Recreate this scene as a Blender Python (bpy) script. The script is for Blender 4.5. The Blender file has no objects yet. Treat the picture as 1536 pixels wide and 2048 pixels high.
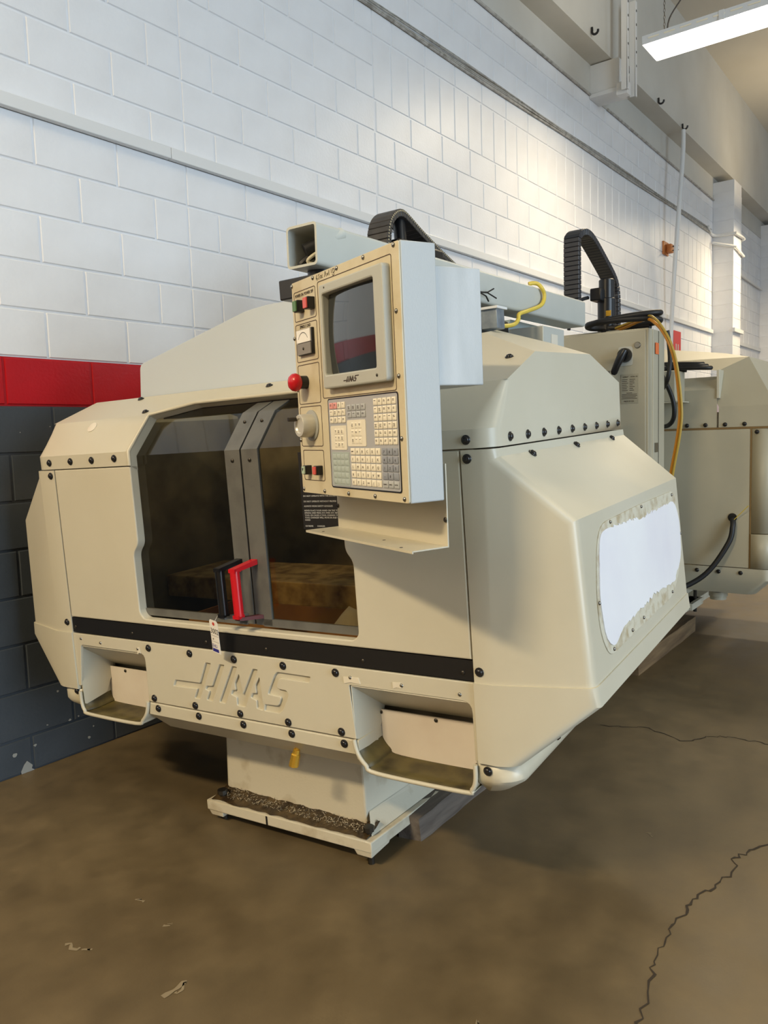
import bpy, bmesh, math, random
from mathutils import Vector, Matrix
random.seed(7)
SC = bpy.context.scene
COL = SC.collection
V = Vector

# ------------------------------------------------------------------ camera
CAM_O = V((0, 0, 1.399038))
CR = V((0.598116, -0.800813, -0.030909)); CU = V((0.094752, 0.032366, 0.994975)); CF = V((0.795788, 0.598039, -0.095237))
FPX = 1575.204
cam = bpy.data.cameras.new('camera'); cam_o = bpy.data.objects.new('camera', cam); COL.objects.link(cam_o)
cam.sensor_fit = 'VERTICAL'; cam.sensor_height = 24.0; cam.lens = FPX / 2048 * 24.0
cam.clip_start = 0.05; cam.clip_end = 200
cam_o.matrix_world = Matrix(((CR.x, CU.x, -CF.x, CAM_O.x), (CR.y, CU.y, -CF.y, CAM_O.y), (CR.z, CU.z, -CF.z, CAM_O.z), (0, 0, 0, 1)))
SC.camera = cam_o
vs = SC.view_settings
vs.view_transform = 'Standard'; vs.look = 'None'; vs.gamma = 1.0; vs.use_curve_mapping = False
vs.exposure = 0.0
SC.cycles.max_bounces = 8; SC.cycles.diffuse_bounces = 3; SC.cycles.glossy_bounces = 3; SC.cycles.transparent_max_bounces = 8
w = bpy.data.worlds.new('world'); SC.world = w; w.use_nodes = True
w.node_tree.nodes['Background'].inputs[0].default_value = (0.62, 0.78, 1.0, 1)
w.node_tree.nodes['Background'].inputs[1].default_value = 1.0


def area(name, loc, rot, sx, sy, power, col):
    l = bpy.data.lights.new(name, 'AREA'); l.shape = 'RECTANGLE'; l.size = sx; l.size_y = sy; l.energy = power; l.color = col
    o = bpy.data.objects.new(name, l); COL.objects.link(o); o.location = loc; o.rotation_euler = rot
    return o


# daylight entering by the two open roll-up doors in the right-hand wall
DOORS = [(-1.8, 2.8), (9.0, 12.6)]
for i, (a, b) in enumerate(DOORS):
    area('door_daylight', ((a + b) / 2, -8.95, 2.55), (math.radians(90), 0, 0), b - a, 4.9, (730, 60)[i], (0.67, 0.84, 1.0))
LAMP_POWER = 300
LAMP_COL = (1.0, 0.79, 0.49)


# ------------------------------------------------------------------ helpers
class MB:
    def __init__(s): s.v = []; s.f = []

    def add(s, vs_, fs):
        n = len(s.v); s.v += [V(p) for p in vs_]; s.f += [tuple(i + n for i in f) for f in fs]; return s

    def box(s, a, b, T=None):
        x0, y0, z0 = a; x1, y1, z1 = b
        p = [V(q) for q in ((x0, y0, z0), (x1, y0, z0), (x1, y1, z0), (x0, y1, z0), (x0, y0, z1), (x1, y0, z1), (x1, y1, z1), (x0, y1, z1))]
        if T: p = [T @ q for q in p]
        return s.add(p, [(0, 3, 2, 1), (4, 5, 6, 7), (0, 1, 5, 4), (1, 2, 6, 5), (2, 3, 7, 6), (3, 0, 4, 7)])

    def tube(s, path, r, seg=8, closed=False, caps=True, flat=1.0):
        P = [V(p) for p in path]; n = len(P); rings = []
        up = None
        for i in range(n):
            if closed: t = P[(i + 1) % n] - P[i - 1]
            else: t = P[min(i + 1, n - 1)] - P[max(i - 1, 0)]
            t.normalize()
            if up is None:
                up = V((0, 0, 1)) if abs(t.z) < .9 else V((1, 0, 0))
            a = (up - t * up.dot(t)).normalized(); b = t.cross(a); up = a
            rr = r[i] if isinstance(r, (list, tuple)) else r
            rings.append([P[i] + a * (rr * math.cos(2 * math.pi * k / seg)) + b * (rr * flat * math.sin(2 * math.pi * k / seg)) for k in range(seg)])
        base = [q for R_ in rings for q in R_]; F = []
        m = n if closed else n - 1
        for i in range(m):
            j = (i + 1) % n
            for k in range(seg):
                l = (k + 1) % seg
                F.append((i * seg + k, i * seg + l, j * seg + l, j * seg + k))
        if caps and not closed:
            F.append(tuple(reversed(range(seg)))); F.append(tuple((n - 1) * seg + k for k in range(seg)))
        return s.add(base, F)

    def lathe(s, prof, o, n, seg=16):
        n = V(n).normalized(); a = n.orthogonal().normalized(); b = n.cross(a); o = V(o)
        rings = []; F = []; vs_ = []
        for (r, h) in prof:
            vs_ += [o + n * h + a * (r * math.cos(2 * math.pi * k / seg)) + b * (r * math.sin(2 * math.pi * k / seg)) for k in range(seg)]
        m = len(prof)
        for i in range(m - 1):
            for k in range(seg):
                l = (k + 1) % seg
                F.append((i * seg + k, i * seg + l, (i + 1) * seg + l, (i + 1) * seg + k))
        F.append(tuple(reversed(range(seg)))); F.append(tuple((m - 1) * seg + k for k in range(seg)))
        return s.add(vs_, F)

    def grid(s, rows):
        n = len(rows[0]); vs_ = [p for r in rows for p in r]; F = []
        for i in range(len(rows) - 1):
            for k in range(n - 1):
                F.append((i * n + k, i * n + k + 1, (i + 1) * n + k + 1, (i + 1) * n + k))
        return s.add(vs_, F)

    def xf(s, T): s.v = [T @ p for p in s.v]; return s

    def mesh(s, name, m, smooth=35, bevel=0, seg=2, ang=30, weld=True):
        me = bpy.data.meshes.new(name); me.from_pydata([tuple(p) for p in s.v], [], s.f)
        bm = bmesh.new(); bm.from_mesh(me)
        if weld: bmesh.ops.remove_doubles(bm, verts=bm.verts, dist=1e-5)
        bmesh.ops.recalc_face_normals(bm, faces=bm.faces)
        if bevel:
            es = [e for e in bm.edges if len(e.link_faces) == 2 and e.calc_face_angle(0) > math.radians(ang)]
            bmesh.ops.bevel(bm, geom=es, offset=bevel, segments=seg, profile=.5, affect='EDGES', clamp_overlap=True)
        bm.to_mesh(me); bm.free()
        fin(me, m, smooth)
        return me

    def build(s, name, m, parent=None, **k):
        return obj(name, s.mesh(name, m, **k), parent)


def fin(me, m, smooth=35):
    if m: me.materials.append(m)
    if smooth:
        me.polygons.foreach_set('use_smooth', [True] * len(me.polygons))
        me.set_sharp_from_angle(angle=math.radians(smooth))
    me.update()


def obj(name, me, parent=None, loc=None, n=None, mat_=None):
    o = bpy.data.objects.new(name, me); COL.objects.link(o)
    if parent: o.parent = parent
    if loc is not None: o.location = loc
    if n is not None: o.rotation_mode = 'QUATERNION'; o.rotation_quaternion = V((0, 0, 1)).rotation_difference(V(n).normalized())
    return o


def plate(name, loops, t, m, parent=None, o=(0, 0, 0), ux=(0, 1, 0), uy=(0, 0, 1), bevel=.0, smooth=12, mesh_only=False):
    """flat sheet with holes: loops of 2D points, thickness t centred on o, spanned by ux, uy"""
    cu = bpy.data.curves.new(name, 'CURVE'); cu.dimensions = '2D'; cu.fill_mode = 'BOTH'
    cu.extrude = max(t / 2 - bevel, 0.00001); cu.bevel_depth = bevel; cu.bevel_resolution = 1; cu.offset = -bevel
    for lp in loops:
        sp = cu.splines.new('POLY'); sp.points.add(len(lp) - 1); sp.use_cyclic_u = True
        for p, q in zip(sp.points, lp): p.co = (q[0], q[1], 0, 1)
    tmp = bpy.data.objects.new('tmp', cu); COL.objects.link(tmp)
    me = bpy.data.meshes.new_from_object(tmp.evaluated_get(bpy.context.evaluated_depsgraph_get()))
    bpy.data.objects.remove(tmp); bpy.data.curves.remove(cu)
    ux = V(ux).normalized(); uy = V(uy).normalized(); n = ux.cross(uy)
    T = Matrix(((ux.x, uy.x, n.x, o[0]), (ux.y, uy.y, n.y, o[1]), (ux.z, uy.z, n.z, o[2]), (0, 0, 0, 1)))
    me.transform(T); me.name = name; me.materials.clear()
    bm = bmesh.new(); bm.from_mesh(me); bmesh.ops.remove_doubles(bm, verts=bm.verts, dist=2e-6); bmesh.ops.recalc_face_normals(bm, faces=bm.faces); bm.to_mesh(me); bm.free()
    fin(me, m, smooth)
    return me if mesh_only else obj(name, me, parent)


def rrect(x0, y0, x1, y1, r, n=5):
    out = []
    for cx, cy, a0 in ((x1 - r, y1 - r, 0), (x0 + r, y1 - r, 90), (x0 + r, y0 + r, 180), (x1 - r, y0 + r, 270)):
        for k in range(n + 1):
            a = math.radians(a0 + 90 * k / n); out.append((cx + r * math.cos(a), cy + r * math.sin(a)))
    return out


def roundpoly(pts, r, n=4):
    out = []; m = len(pts)
    for i in range(m):
        p = V(pts[i]); a = V(pts[i - 1]) - p; b = V(pts[(i + 1) % m]) - p
        rr = min(r if not isinstance(r, (list, tuple)) else r[i], a.length * .45, b.length * .45)
        if rr < 1e-5: out.append(tuple(p)); continue
        A = p + a.normalized() * rr; B = p + b.normalized() * rr
        for k in range(n + 1):
            t = k / n; out.append(tuple(A * (1 - t) ** 2 + p * 2 * t * (1 - t) + B * t * t))
    return out


def text(name, s, size, m, parent, o, ux, uy, align='LEFT', depth=.0003, sx=1.0):
    cu = bpy.data.curves.new(name, 'FONT'); cu.body = s; cu.size = size; cu.align_x = align; cu.extrude = depth; cu.space_line = 1.0; cu.resolution_u = 2
    tmp = bpy.data.objects.new('tmp', cu); COL.objects.link(tmp)
    me = bpy.data.meshes.new_from_object(tmp.evaluated_get(bpy.context.evaluated_depsgraph_get()))
    bpy.data.objects.remove(tmp); bpy.data.curves.remove(cu)
    ux = V(ux).normalized(); uy = V(uy).normalized(); n = ux.cross(uy); ux = ux * sx
    me.transform(Matrix(((ux.x, uy.x, n.x, o[0]), (ux.y, uy.y, n.y, o[1]), (ux.z, uy.z, n.z, o[2]), (0, 0, 0, 1))))
    me.materials.clear(); me.materials.append(m); me.name = name
    return obj(name, me, parent) if parent is not False else me


def join(name, meshes, m, parent):
    bm = bmesh.new()
    for me in meshes: bm.from_mesh(me)
    out = bpy.data.meshes.new(name); bm.to_mesh(out); bm.free(); out.materials.append(m)
    for me in meshes: bpy.data.meshes.remove(me)
    return obj(name, out, parent)


def tag(o, label, cat=None, group=None, kind=None):
    o['label'] = label
    if cat: o['category'] = cat
    if group: o['group'] = group
    if kind: o['kind'] = kind
    return o


def struct(o): o['kind'] = 'structure'; return o


def empty(name, loc, label, cat, group=None):
    o = bpy.data.objects.new(name, None); COL.objects.link(o); o.location = loc; o.empty_display_size = .1
    return tag(o, label, cat, group)


def smooth_path(pts, n=8):
    P = [V(p) for p in pts]; out = []
    for i in range(len(P) - 1):
        p0 = P[max(i - 1, 0)]; p1 = P[i]; p2 = P[i + 1]; p3 = P[min(i + 2, len(P) - 1)]
        for k in range(n):
            t = k / n
            out.append(.5 * ((2 * p1) + (p2 - p0) * t + (2 * p0 - 5 * p1 + 4 * p2 - p3) * t * t + (3 * p1 - p0 - 3 * p2 + p3) * t ** 3))
    out.append(P[-1]); return out


# ------------------------------------------------------------------ materials
def srgb(r, g, b):
    f = lambda c: ((c / 255 + .055) / 1.055) ** 2.4 if c > 10 else c / 255 / 12.92
    return (f(r), f(g), f(b), 1)


def mat(name, col, rough=.5, metal=0.0, col2=None, nscale=3.0, lo=.4, hi=.7, bump=0.0, bscale=200.0, coat=0.0, stretch=None, detail=6.0, spec=None):
    m = bpy.data.materials.new(name); m.use_nodes = True; nt = m.node_tree; b = nt.nodes['Principled BSDF']
    b.inputs['Base Color'].default_value = col; b.inputs['Roughness'].default_value = rough; b.inputs['Metallic'].default_value = metal
    b.inputs['Coat Weight'].default_value = coat
    if spec is not None: b.inputs['Specular IOR Level'].default_value = spec
    L = nt.links.new
    if col2 or bump:
        tc = nt.nodes.new('ShaderNodeTexCoord'); mp = nt.nodes.new('ShaderNodeMapping'); L(tc.outputs['Object'], mp.inputs[0])
        if stretch: mp.inputs['Scale'].default_value = stretch
    if col2:
        n = nt.nodes.new('ShaderNodeTexNoise'); n.inputs['Scale'].default_value = nscale; n.inputs['Detail'].default_value = detail; L(mp.outputs[0], n.inputs['Vector'])
        r = nt.nodes.new('ShaderNodeValToRGB'); r.color_ramp.elements[0].position = lo; r.color_ramp.elements[1].position = hi
        r.color_ramp.elements[0].color = col; r.color_ramp.elements[1].color = col2
        L(n.outputs['Fac'], r.inputs[0]); L(r.outputs[0], b.inputs['Base Color'])
    if bump:
        n2 = nt.nodes.new('ShaderNodeTexNoise'); n2.inputs['Scale'].default_value = bscale; n2.inputs['Detail'].default_value = 3; L(mp.outputs[0], n2.inputs['Vector'])
        bp = nt.nodes.new('ShaderNodeBump'); bp.inputs['Strength'].default_value = bump; bp.inputs['Distance'].default_value = .002
        L(n2.outputs['Fac'], bp.inputs['Height']); L(bp.outputs[0], b.inputs['Normal'])
    return m


PAINT = mat('beige_paint', srgb(204, 198, 178), .36, col2=srgb(197, 190, 168), nscale=1.6, bump=.06, bscale=900)
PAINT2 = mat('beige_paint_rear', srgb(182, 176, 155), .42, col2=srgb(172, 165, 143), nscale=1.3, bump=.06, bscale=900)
GREYPAINT = mat('grey_paint', srgb(196, 198, 190), .45, col2=srgb(186, 188, 180), nscale=3, bump=.15, bscale=600)
PENDPAINT = mat('pendant_paint', srgb(182, 187, 188), .42, col2=srgb(206, 210, 212), nscale=6, lo=.55, hi=.75, bump=.12, bscale=500, stretch=(1, 1, .25))
FACE = mat('face_plate', srgb(206, 196, 168), .45, col2=srgb(186, 170, 134), nscale=9, lo=.5, hi=.75, bump=.12, bscale=400)
BLACK = mat('black_plastic', srgb(22, 22, 24), .35)
CAPM = mat('cap_black', srgb(30, 28, 28), .22)
BLACKSTRIP = mat('black_strip', srgb(20, 19, 20), .5, bump=.1, bscale=300)
RUBBER = mat('black_rubber', srgb(24, 24, 26), .5)
GREYFRAME = mat('door_frame_grey', srgb(104, 104, 100), .42, col2=srgb(90, 90, 87), nscale=14)
RED = mat('red_plastic', srgb(196, 24, 34), .25)
REDBTN = mat('red_button', srgb(214, 92, 84), .35)
GREENBTN = mat('green_button', srgb(84, 124, 74), .4)
STEEL = mat('steel', srgb(150, 148, 142), .3, 1.0)
DARKSTEEL = mat('dark_steel', srgb(70, 66, 60), .4, .8)
BRASS = mat('brass', srgb(240, 192, 74), .25, .75)
WHITEPL = mat('white_film', srgb(240, 240, 242), .5, col2=srgb(232, 230, 236), nscale=2.5)
TORN = mat('torn_residue', srgb(206, 200, 180), .7, col2=srgb(176, 160, 128), nscale=30, lo=.45, hi=.7, bump=.6, bscale=90)
CARD = mat('cardboard', srgb(168, 124, 78), .8, col2=srgb(140, 98, 60), nscale=8)
CARDRED = mat('cardboard_red', srgb(120, 34, 26), .7)
CLOTH = mat('white_cloth', srgb(210, 208, 204), .9)
BASEP = mat('base_paint', srgb(206, 198, 176), .55, col2=srgb(150, 128, 88), nscale=9, lo=.55, hi=.85, bump=.25, bscale=120)
OILY = mat('oily_ledge', srgb(48, 36, 22), .3, col2=srgb(92, 74, 46), nscale=22, bump=.5, bscale=160)
CHIP = mat('chips', srgb(214, 208, 196), .18, .9)
TRAYDIRT = mat('tray_dirt', srgb(92, 82, 44), .5, col2=srgb(40, 34, 18), nscale=12)
TRAYPLATE = mat('tray_plate', srgb(228, 219, 206), .6, col2=srgb(218, 206, 192), nscale=5)
WOODGREY = mat('weathered_wood', srgb(118, 108, 98), .85, col2=srgb(70, 62, 56), nscale=8, lo=.35, hi=.7, bump=.5, bscale=60, stretch=(.25, 3, 3))
WOODTAN = mat('tan_wood', srgb(128, 104, 72), .8, col2=srgb(84, 64, 42), nscale=8, lo=.35, hi=.7, bump=.4, bscale=60, stretch=(.3, 3, 3))
WALLW = mat('block_white', srgb(236, 236, 237), .42, col2=srgb(226, 225, 225), nscale=2.2, bump=.55, bscale=55)
WALLWARM = WALLW
WALLR = mat('block_red', srgb(190, 14, 26), .28, col2=srgb(172, 10, 20), nscale=3, bump=.5, bscale=70)
WALLG = mat('block_grey', srgb(70, 76, 82), .32, col2=srgb(62, 68, 74), nscale=2.5, bump=.5, bscale=70)
CEIL = mat('ceiling_paint', srgb(206, 203, 194), .75, col2=srgb(198, 194, 184), nscale=.7)
DARKWALL = mat('dark_hall_wall', srgb(128, 120, 106), .7, col2=srgb(112, 104, 92), nscale=1)  # unseen walls made dark to bounce less light onto the machine front
SOFF = mat('bulkhead_paint', srgb(204, 202, 194), .6, col2=srgb(194, 191, 182), nscale=1.2)
WHITEMETAL = mat('white_metal', srgb(226, 226, 224), .35)
CABLEGREY = mat('cable_grey', srgb(186, 182, 174), .55, col2=srgb(140, 135, 126), nscale=20)
YELLOW = mat('yellow_cable', srgb(222, 196, 78), .4)
ORANGE = mat('amber_hose', srgb(208, 142, 44), .3)
ORANGELBL = mat('orange_label', srgb(232, 118, 60), .5)
REDSIGN = mat('red_sign', srgb(206, 62, 62), .5)
WOODORANGE = mat('orange_block', srgb(208, 132, 72), .6, col2=srgb(180, 104, 52), nscale=12)
PAPER = mat('tag_paper', srgb(240, 238, 234), .6)
INK = mat('ink', srgb(30, 28, 30), .6)
INKBLUE = mat('ink_blue', srgb(44, 46, 140), .6)
TEXTDARK = mat('print_dark', srgb(58, 44, 34), .6)
TEXTWHITE = mat('print_white', srgb(190, 190, 186), .6)
KEYCREAM = mat('key_cream', srgb(232, 226, 208), .4)
KEYGREY = mat('key_grey', srgb(176, 180, 182), .4)
KEYTEAL = mat('key_teal', srgb(172, 184, 180), .4)
KEYDARK = mat('key_dark', srgb(142, 148, 158), .4)
KEYPANEL = mat('keypad_grey', srgb(172, 174, 178), .35)
KEYRED = mat('key_red', srgb(226, 160, 156), .4)
BEZEL = mat('bezel_grey', srgb(178, 180, 172), .4)
KNOBM = mat('knob_grey', srgb(206, 204, 194), .35, .3)
DIALM = mat('dial_grey', srgb(160, 162, 158), .5)
BLUEGREY = mat('blue_grey_paint', srgb(176, 194, 198), .45)
NAMEPL = mat('nameplate', srgb(176, 170, 150), .4, .4)
INSIDE = mat('inside_dark', srgb(140, 132, 110), .6, col2=srgb(96, 86, 66), nscale=5)
LENS = bpy.data.materials.new('lamp_lens'); LENS.use_nodes = True
_b = LENS.node_tree.nodes['Principled BSDF']; _b.inputs['Base Color'].default_value = (.9, .9, .88, 1)
_b.inputs['Emission Color'].default_value = (1, .93, .8, 1); _b.inputs['Emission Strength'].default_value = 9.0

# dark tinted window: tinted see-through sheet under a mirror-like fresnel skin
GLASS = bpy.data.materials.new('tinted_window'); GLASS.use_nodes = True
nt = GLASS.node_tree; nt.nodes.clear()
_o = nt.nodes.new('ShaderNodeOutputMaterial'); _m = nt.nodes.new('ShaderNodeMixShader'); _t = nt.nodes.new('ShaderNodeBsdfTransparent'); _g = nt.nodes.new('ShaderNodeBsdfGlossy'); _f = nt.nodes.new('ShaderNodeFresnel')
_t.inputs[0].default_value = (.70, .66, .55, 1); _g.inputs['Roughness'].default_value = .04; _g.inputs[0].default_value = (.9, .9, .9, 1); _f.inputs[0].default_value = 1.5
_ge = nt.nodes.new('ShaderNodeNewGeometry'); _s1 = nt.nodes.new('ShaderNodeMath'); _s1.operation = 'SUBTRACT'; _s1.inputs[0].default_value = 1.0; nt.links.new(_ge.outputs['Backfacing'], _s1.inputs[1])
_s2 = nt.nodes.new('ShaderNodeMath'); _s2.operation = 'MULTIPLY'; nt.links.new(_f.outputs[0], _s2.inputs[0]); nt.links.new(_s1.outputs[0], _s2.inputs[1])   # one reflecting skin per thin sheet
nt.links.new(_s2.outputs[0], _m.inputs[0]); nt.links.new(_t.outputs[0], _m.inputs[1]); nt.links.new(_g.outputs[0], _m.inputs[2]); nt.links.new(_m.outputs[0], _o.inputs[0])
CRT = mat('crt_glass', srgb(40, 44, 46), .05, coat=.6)

# concrete floor: brown-grey with cloudy stains, fine speckle and a soft polish
FLOORM = bpy.data.materials.new('concrete'); FLOORM.use_nodes = True
nt = FLOORM.node_tree; b = nt.nodes['Principled BSDF']; Lk = nt.links.new
tc = nt.nodes.new('ShaderNodeTexCoord')
n1 = nt.nodes.new('ShaderNodeTexNoise'); n1.inputs['Scale'].default_value = .9; n1.inputs['Detail'].default_value = 8; n1.inputs['Roughness'].default_value = .62
n2 = nt.nodes.new('ShaderNodeTexNoise'); n2.inputs['Scale'].default_value = 7; n2.inputs['Detail'].default_value = 8
n3 = nt.nodes.new('ShaderNodeTexNoise'); n3.inputs['Scale'].default_value = 120; n3.inputs['Detail'].default_value = 3
for n in (n1, n2, n3): Lk(tc.outputs['Object'], n.inputs['Vector'])
r1 = nt.nodes.new('ShaderNodeValToRGB'); r1.color_ramp.elements[0].position = .35; r1.color_ramp.elements[1].position = .68
r1.color_ramp.elements[0].color = srgb(92, 78, 54); r1.color_ramp.elements[1].color = srgb(116, 101, 74)
r2 = nt.nodes.new('ShaderNodeValToRGB'); r2.color_ramp.elements[0].position = .3; r2.color_ramp.elements[1].position = .75
r2.color_ramp.elements[0].color = (.70, .70, .70, 1); r2.color_ramp.elements[1].color = (1.2, 1.2, 1.2, 1)
mx = nt.nodes.new('ShaderNodeMix'); mx.data_type = 'RGBA'; mx.blend_type = 'MULTIPLY'; mx.inputs['Factor'].default_value = .8
Lk(n1.outputs['Fac'], r1.inputs[0]); Lk(n2.outputs['Fac'], r2.inputs[0]); Lk(r1.outputs[0], mx.inputs['A']); Lk(r2.outputs[0], mx.inputs['B'])
Lk(mx.outputs['Result'], b.inputs['Base Color'])
r3 = nt.nodes.new('ShaderNodeMapRange'); r3.inputs['To Min'].default_value = .32; r3.inputs['To Max'].default_value = .6; Lk(n2.outputs['Fac'], r3.inputs[0]); Lk(r3.outputs[0], b.inputs['Roughness'])
bp = nt.nodes.new('ShaderNodeBump'); bp.inputs['Strength'].default_value = .12; bp.inputs['Distance'].default_value = .002; Lk(n3.outputs['Fac'], bp.inputs['Height']); Lk(bp.outputs[0], b.inputs['Normal'])
CRACK = mat('crack_dark', srgb(52, 44, 34), .9)
SCUFF = mat('scuff_pale', srgb(132, 119, 94), .8)

# ------------------------------------------------------------------ room shell
WY = 3.2394          # plane of the block wall
ZC = 6.38            # ceiling
X0, X1, Y0 = -6.5, 16.7, -9.0
f = struct(MB().box((X0 - .3, Y0 - .3, -.2), (X1 + .3, WY + .3, 0)).build('floor', FLOORM, smooth=0))


def ribbon(name, pts, wd, m, parent, z=.0012):
    mb = MB(); P = [V((p[0], p[1], 0)) for p in pts]; rows = []
    Q = []
    for i in range(len(P) - 1):
        for k in range(5):
            t = k / 5; q = P[i].lerp(P[i + 1], t); 
            if k: q += V((random.uniform(-1, 1), random.uniform(-1, 1), 0)) * .012
            Q.append(q)
    Q.append(P[-1])
    for i, q in enumerate(Q):
        t = (Q[min(i + 1, len(Q) - 1)] - Q[max(i - 1, 0)]).normalized(); nrm = V((-t.y, t.x, 0)); ww = wd * random.uniform(.35, 1.3)
        rows.append([q + nrm * ww + V((0, 0, z)), q - nrm * ww + V((0, 0, z))])
    mb.grid(rows); return mb.build(name, m, parent, smooth=0)


ribbon('crack', [(2.795, .504), (2.693, .553), (2.618, .582), (2.52, .57), (2.42, .594), (2.337, .623), (2.244, .626), (2.149, .641), (2.06, .634), (1.954, .627), (1.842, .609), (1.70, .585)], .0035, CRACK, f)
ribbon('crack', [(3.506, 1.387), (3.537, 1.301), (3.586, 1.199), (3.554, 1.097), (3.507, 1.016), (3.577, .949), (3.66, .884), (3.67, .78), (3.673, .669)], .003, CRACK, f)
for (x, y, l, a, wd) in ((1.114, 2.01, .05, -1.2, .006), (1.128, 1.95, .03, -.9, .004), (1.138, 1.606, .07, -.1, .007), (1.168, 1.594, .04, .1, .004), (1.361, 2.03, .03, -1.4, .004), (1.333, 1.848, .02, -.4, .003), (1.5, .9, .02, .4, .003), (2.6, .85, .03, .9, .003)):
    ribbon('scuff', [(x, y), (x + l * math.cos(a), y + l * math.sin(a))], wd, SCUFF, f)

# block wall with raised courses
CZ = .2032; BL = .4064; Z_BASE = .155
wall = struct(MB().box((X0, WY + .006, 0), (X1, WY + .25, 1.577 - .002)).build('wall_left', WALLG, smooth=0))
MB().box((X0, WY + .0062, 1.575), (X1, WY + .25, 1.780)).build('mortar_band', WALLR, wall, smooth=0)
MB().box((X0, WY + .0064, 1.780), (X1, WY + .25, 4.77)).build('mortar_band', WALLW, wall, smooth=0)
MB().box((X0, WY - .002, 4.77), (X1, WY + .25, ZC)).build('plaster_band', SOFF, wall, smooth=0)


def blockmesh(l, h, m, name='block'):
    g = .0035; c = .005
    x0, x1, z0, z1 = g, l - g, g, h - g
    mb = MB()
    mb.add([(x0, .008, z0), (x1, .008, z0), (x1, .008, z1), (x0, .008, z1), (x0 + c, 0, z0 + c), (x1 - c, 0, z0 + c), (x1 - c, 0, z1 - c), (x0 + c, 0, z1 - c)],
           [(4, 7, 6, 5), (0, 4, 5, 1), (1, 5, 6, 2), (2, 6, 7, 3), (3, 7, 4, 0)])
    me = mb.mesh(name, m, smooth=0)
    return me


CJ = 2.731
blocks = []      # (x, z, l, h, mat)
k = -1
while True:
    z0 = Z_BASE + CZ * k; h = CZ
    if k == -1: z0 = 0; h = Z_BASE
    if z0 > 4.7: break
    top = min(z0 + h, 4.77); h = top - z0
    m = WALLR if k == 7 else (WALLG if k < 7 else WALLW)
    soldier = k in (17, 18)
    off = 0 if k % 2 == 0 else BL / 2
    segs = [(1.2, CJ), (CJ, 4.34), (4.34, 16.6)]
    for si, (a, b_) in enumerate(segs):
        step = BL
        if soldier and si == 2:
            if k == 18: continue
            x = a
            while x < b_ - .01:
                blocks.append((x, z0, min(CZ, b_ - x), CZ * 2, m)); x += CZ
            continue
        x = CJ + off + BL * math.floor((a - CJ - off) / BL)
        while x < b_ - .01:
            xa = max(x, a); xb = min(x + BL, b_)
            if xb - xa > .03: blocks.append((xa, z0, xb - xa, h, m))
            x += BL
    k += 1


def proj(p):
    d = V(p) - CAM_O; zz = d.dot(CF)
    if zz < .1: return None
    return (768 + FPX * d.dot(CR) / zz, 1024 - FPX * d.dot(CU) / zz)


def seen(bk):
    x, z, l, h, m = bk
    q = [proj((x + a * l, WY, z + c * h)) for a in (0, 1) for c in (0, 1)]
    xs = [max(0, min(1536, p[0])) for p in q]; ys = [max(0, min(2048, p[1])) for p in q]
    A = (max(xs) - min(xs)) * (max(ys) - min(ys))
    cx = sum(p[0] for p in q) / 4; cy = sum(p[1] for p in q) / 4
    if 150 < cx < 960 and cy > 800 - .42 * (cx - 200) and cy < 1440: A *= .01    # stands behind the front machine
    if cx >= 960 and cy > 690: A *= .01
    return A


blocks.sort(key=seen, reverse=True)
cache = {}
for bk in blocks[:300]:
    key = (round(bk[2], 3), round(bk[3], 3), bk[4].name)
    if key not in cache: cache[key] = blockmesh(bk[2], bk[3], bk[4])
    obj('block', cache[key], wall, (bk[0], WY, bk[1]))
rest = {}
for bk in blocks[300:]: rest.setdefault(bk[4].name, []).append(bk)
for mn, L_ in rest.items():
    mb = MB()
    for (x, z, l, h, m) in L_:
        g = .0035; c = .005; xa, xb, za, zb = x + g, x + l - g, z + g, z + h - g
        mb.add([(xa, WY + .008, za), (xb, WY + .008, za), (xb, WY + .008, zb), (xa, WY + .008, zb), (xa + c, WY, za + c), (xb - c, WY, za + c), (xb - c, WY, zb - c), (xa + c, WY, zb - c)],
               [(4, 7, 6, 5), (0, 4, 5, 1), (1, 5, 6, 2), (2, 6, 7, 3), (3, 7, 4, 0)])
    o = mb.build('block_courses', bpy.data.materials[mn], wall, smooth=0, weld=False); o['kind'] = 'stuff'

CHIPW = mat('chipped_paint', srgb(150, 150, 144), .8)
for x, z, r_ in ((1.636, .095, .020), (1.686, .012, .045), (1.726, .108, .010), (1.79, .178, .006), (1.848, .316, .009), (1.897, .167, .008), (1.985, .056, .010), (1.94, .172, .006), (2.012, .102, .006), (1.764, 1.464, .004), (1.901, 1.488, .004)):
    pg = [(x + r_ * random.uniform(.4, 1) * math.cos(a), max(.001, z + r_ * random.uniform(.3, .9) * math.sin(a))) for a in [math.radians(45 * q) for q in range(8)]]
    plate('paint_chip', [pg], .0012, CHIPW, wall, (0, WY - .0004, 0), (1, 0, 0), (0, 0, 1))
struct(MB().box((X0, Y0, ZC), (X1, WY + .25, ZC + .2)).build('ceiling', CEIL, smooth=0))
struct(MB().box((X0, WY - .22, 5.07), (X1, WY, ZC)).build('trim_1', SOFF, smooth=0))
struct(MB().box((X1, Y0, 0), (X1 + .2, WY + .25, ZC)).build('wall_end', WALLW, smooth=0))
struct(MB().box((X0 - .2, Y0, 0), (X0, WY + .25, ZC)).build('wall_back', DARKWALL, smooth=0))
mb = MB(); xs = [X0] + [v for d in DOORS for v in d] + [X1]
for i in range(0, len(xs), 2): mb.box((xs[i], Y0 - .25, 0), (xs[i + 1], Y0, ZC))
for a, b_ in DOORS: mb.box((a, Y0 - .25, 5.05), (b_, Y0, ZC))
struct(mb.build('wall_right', DARKWALL, smooth=0))
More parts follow.
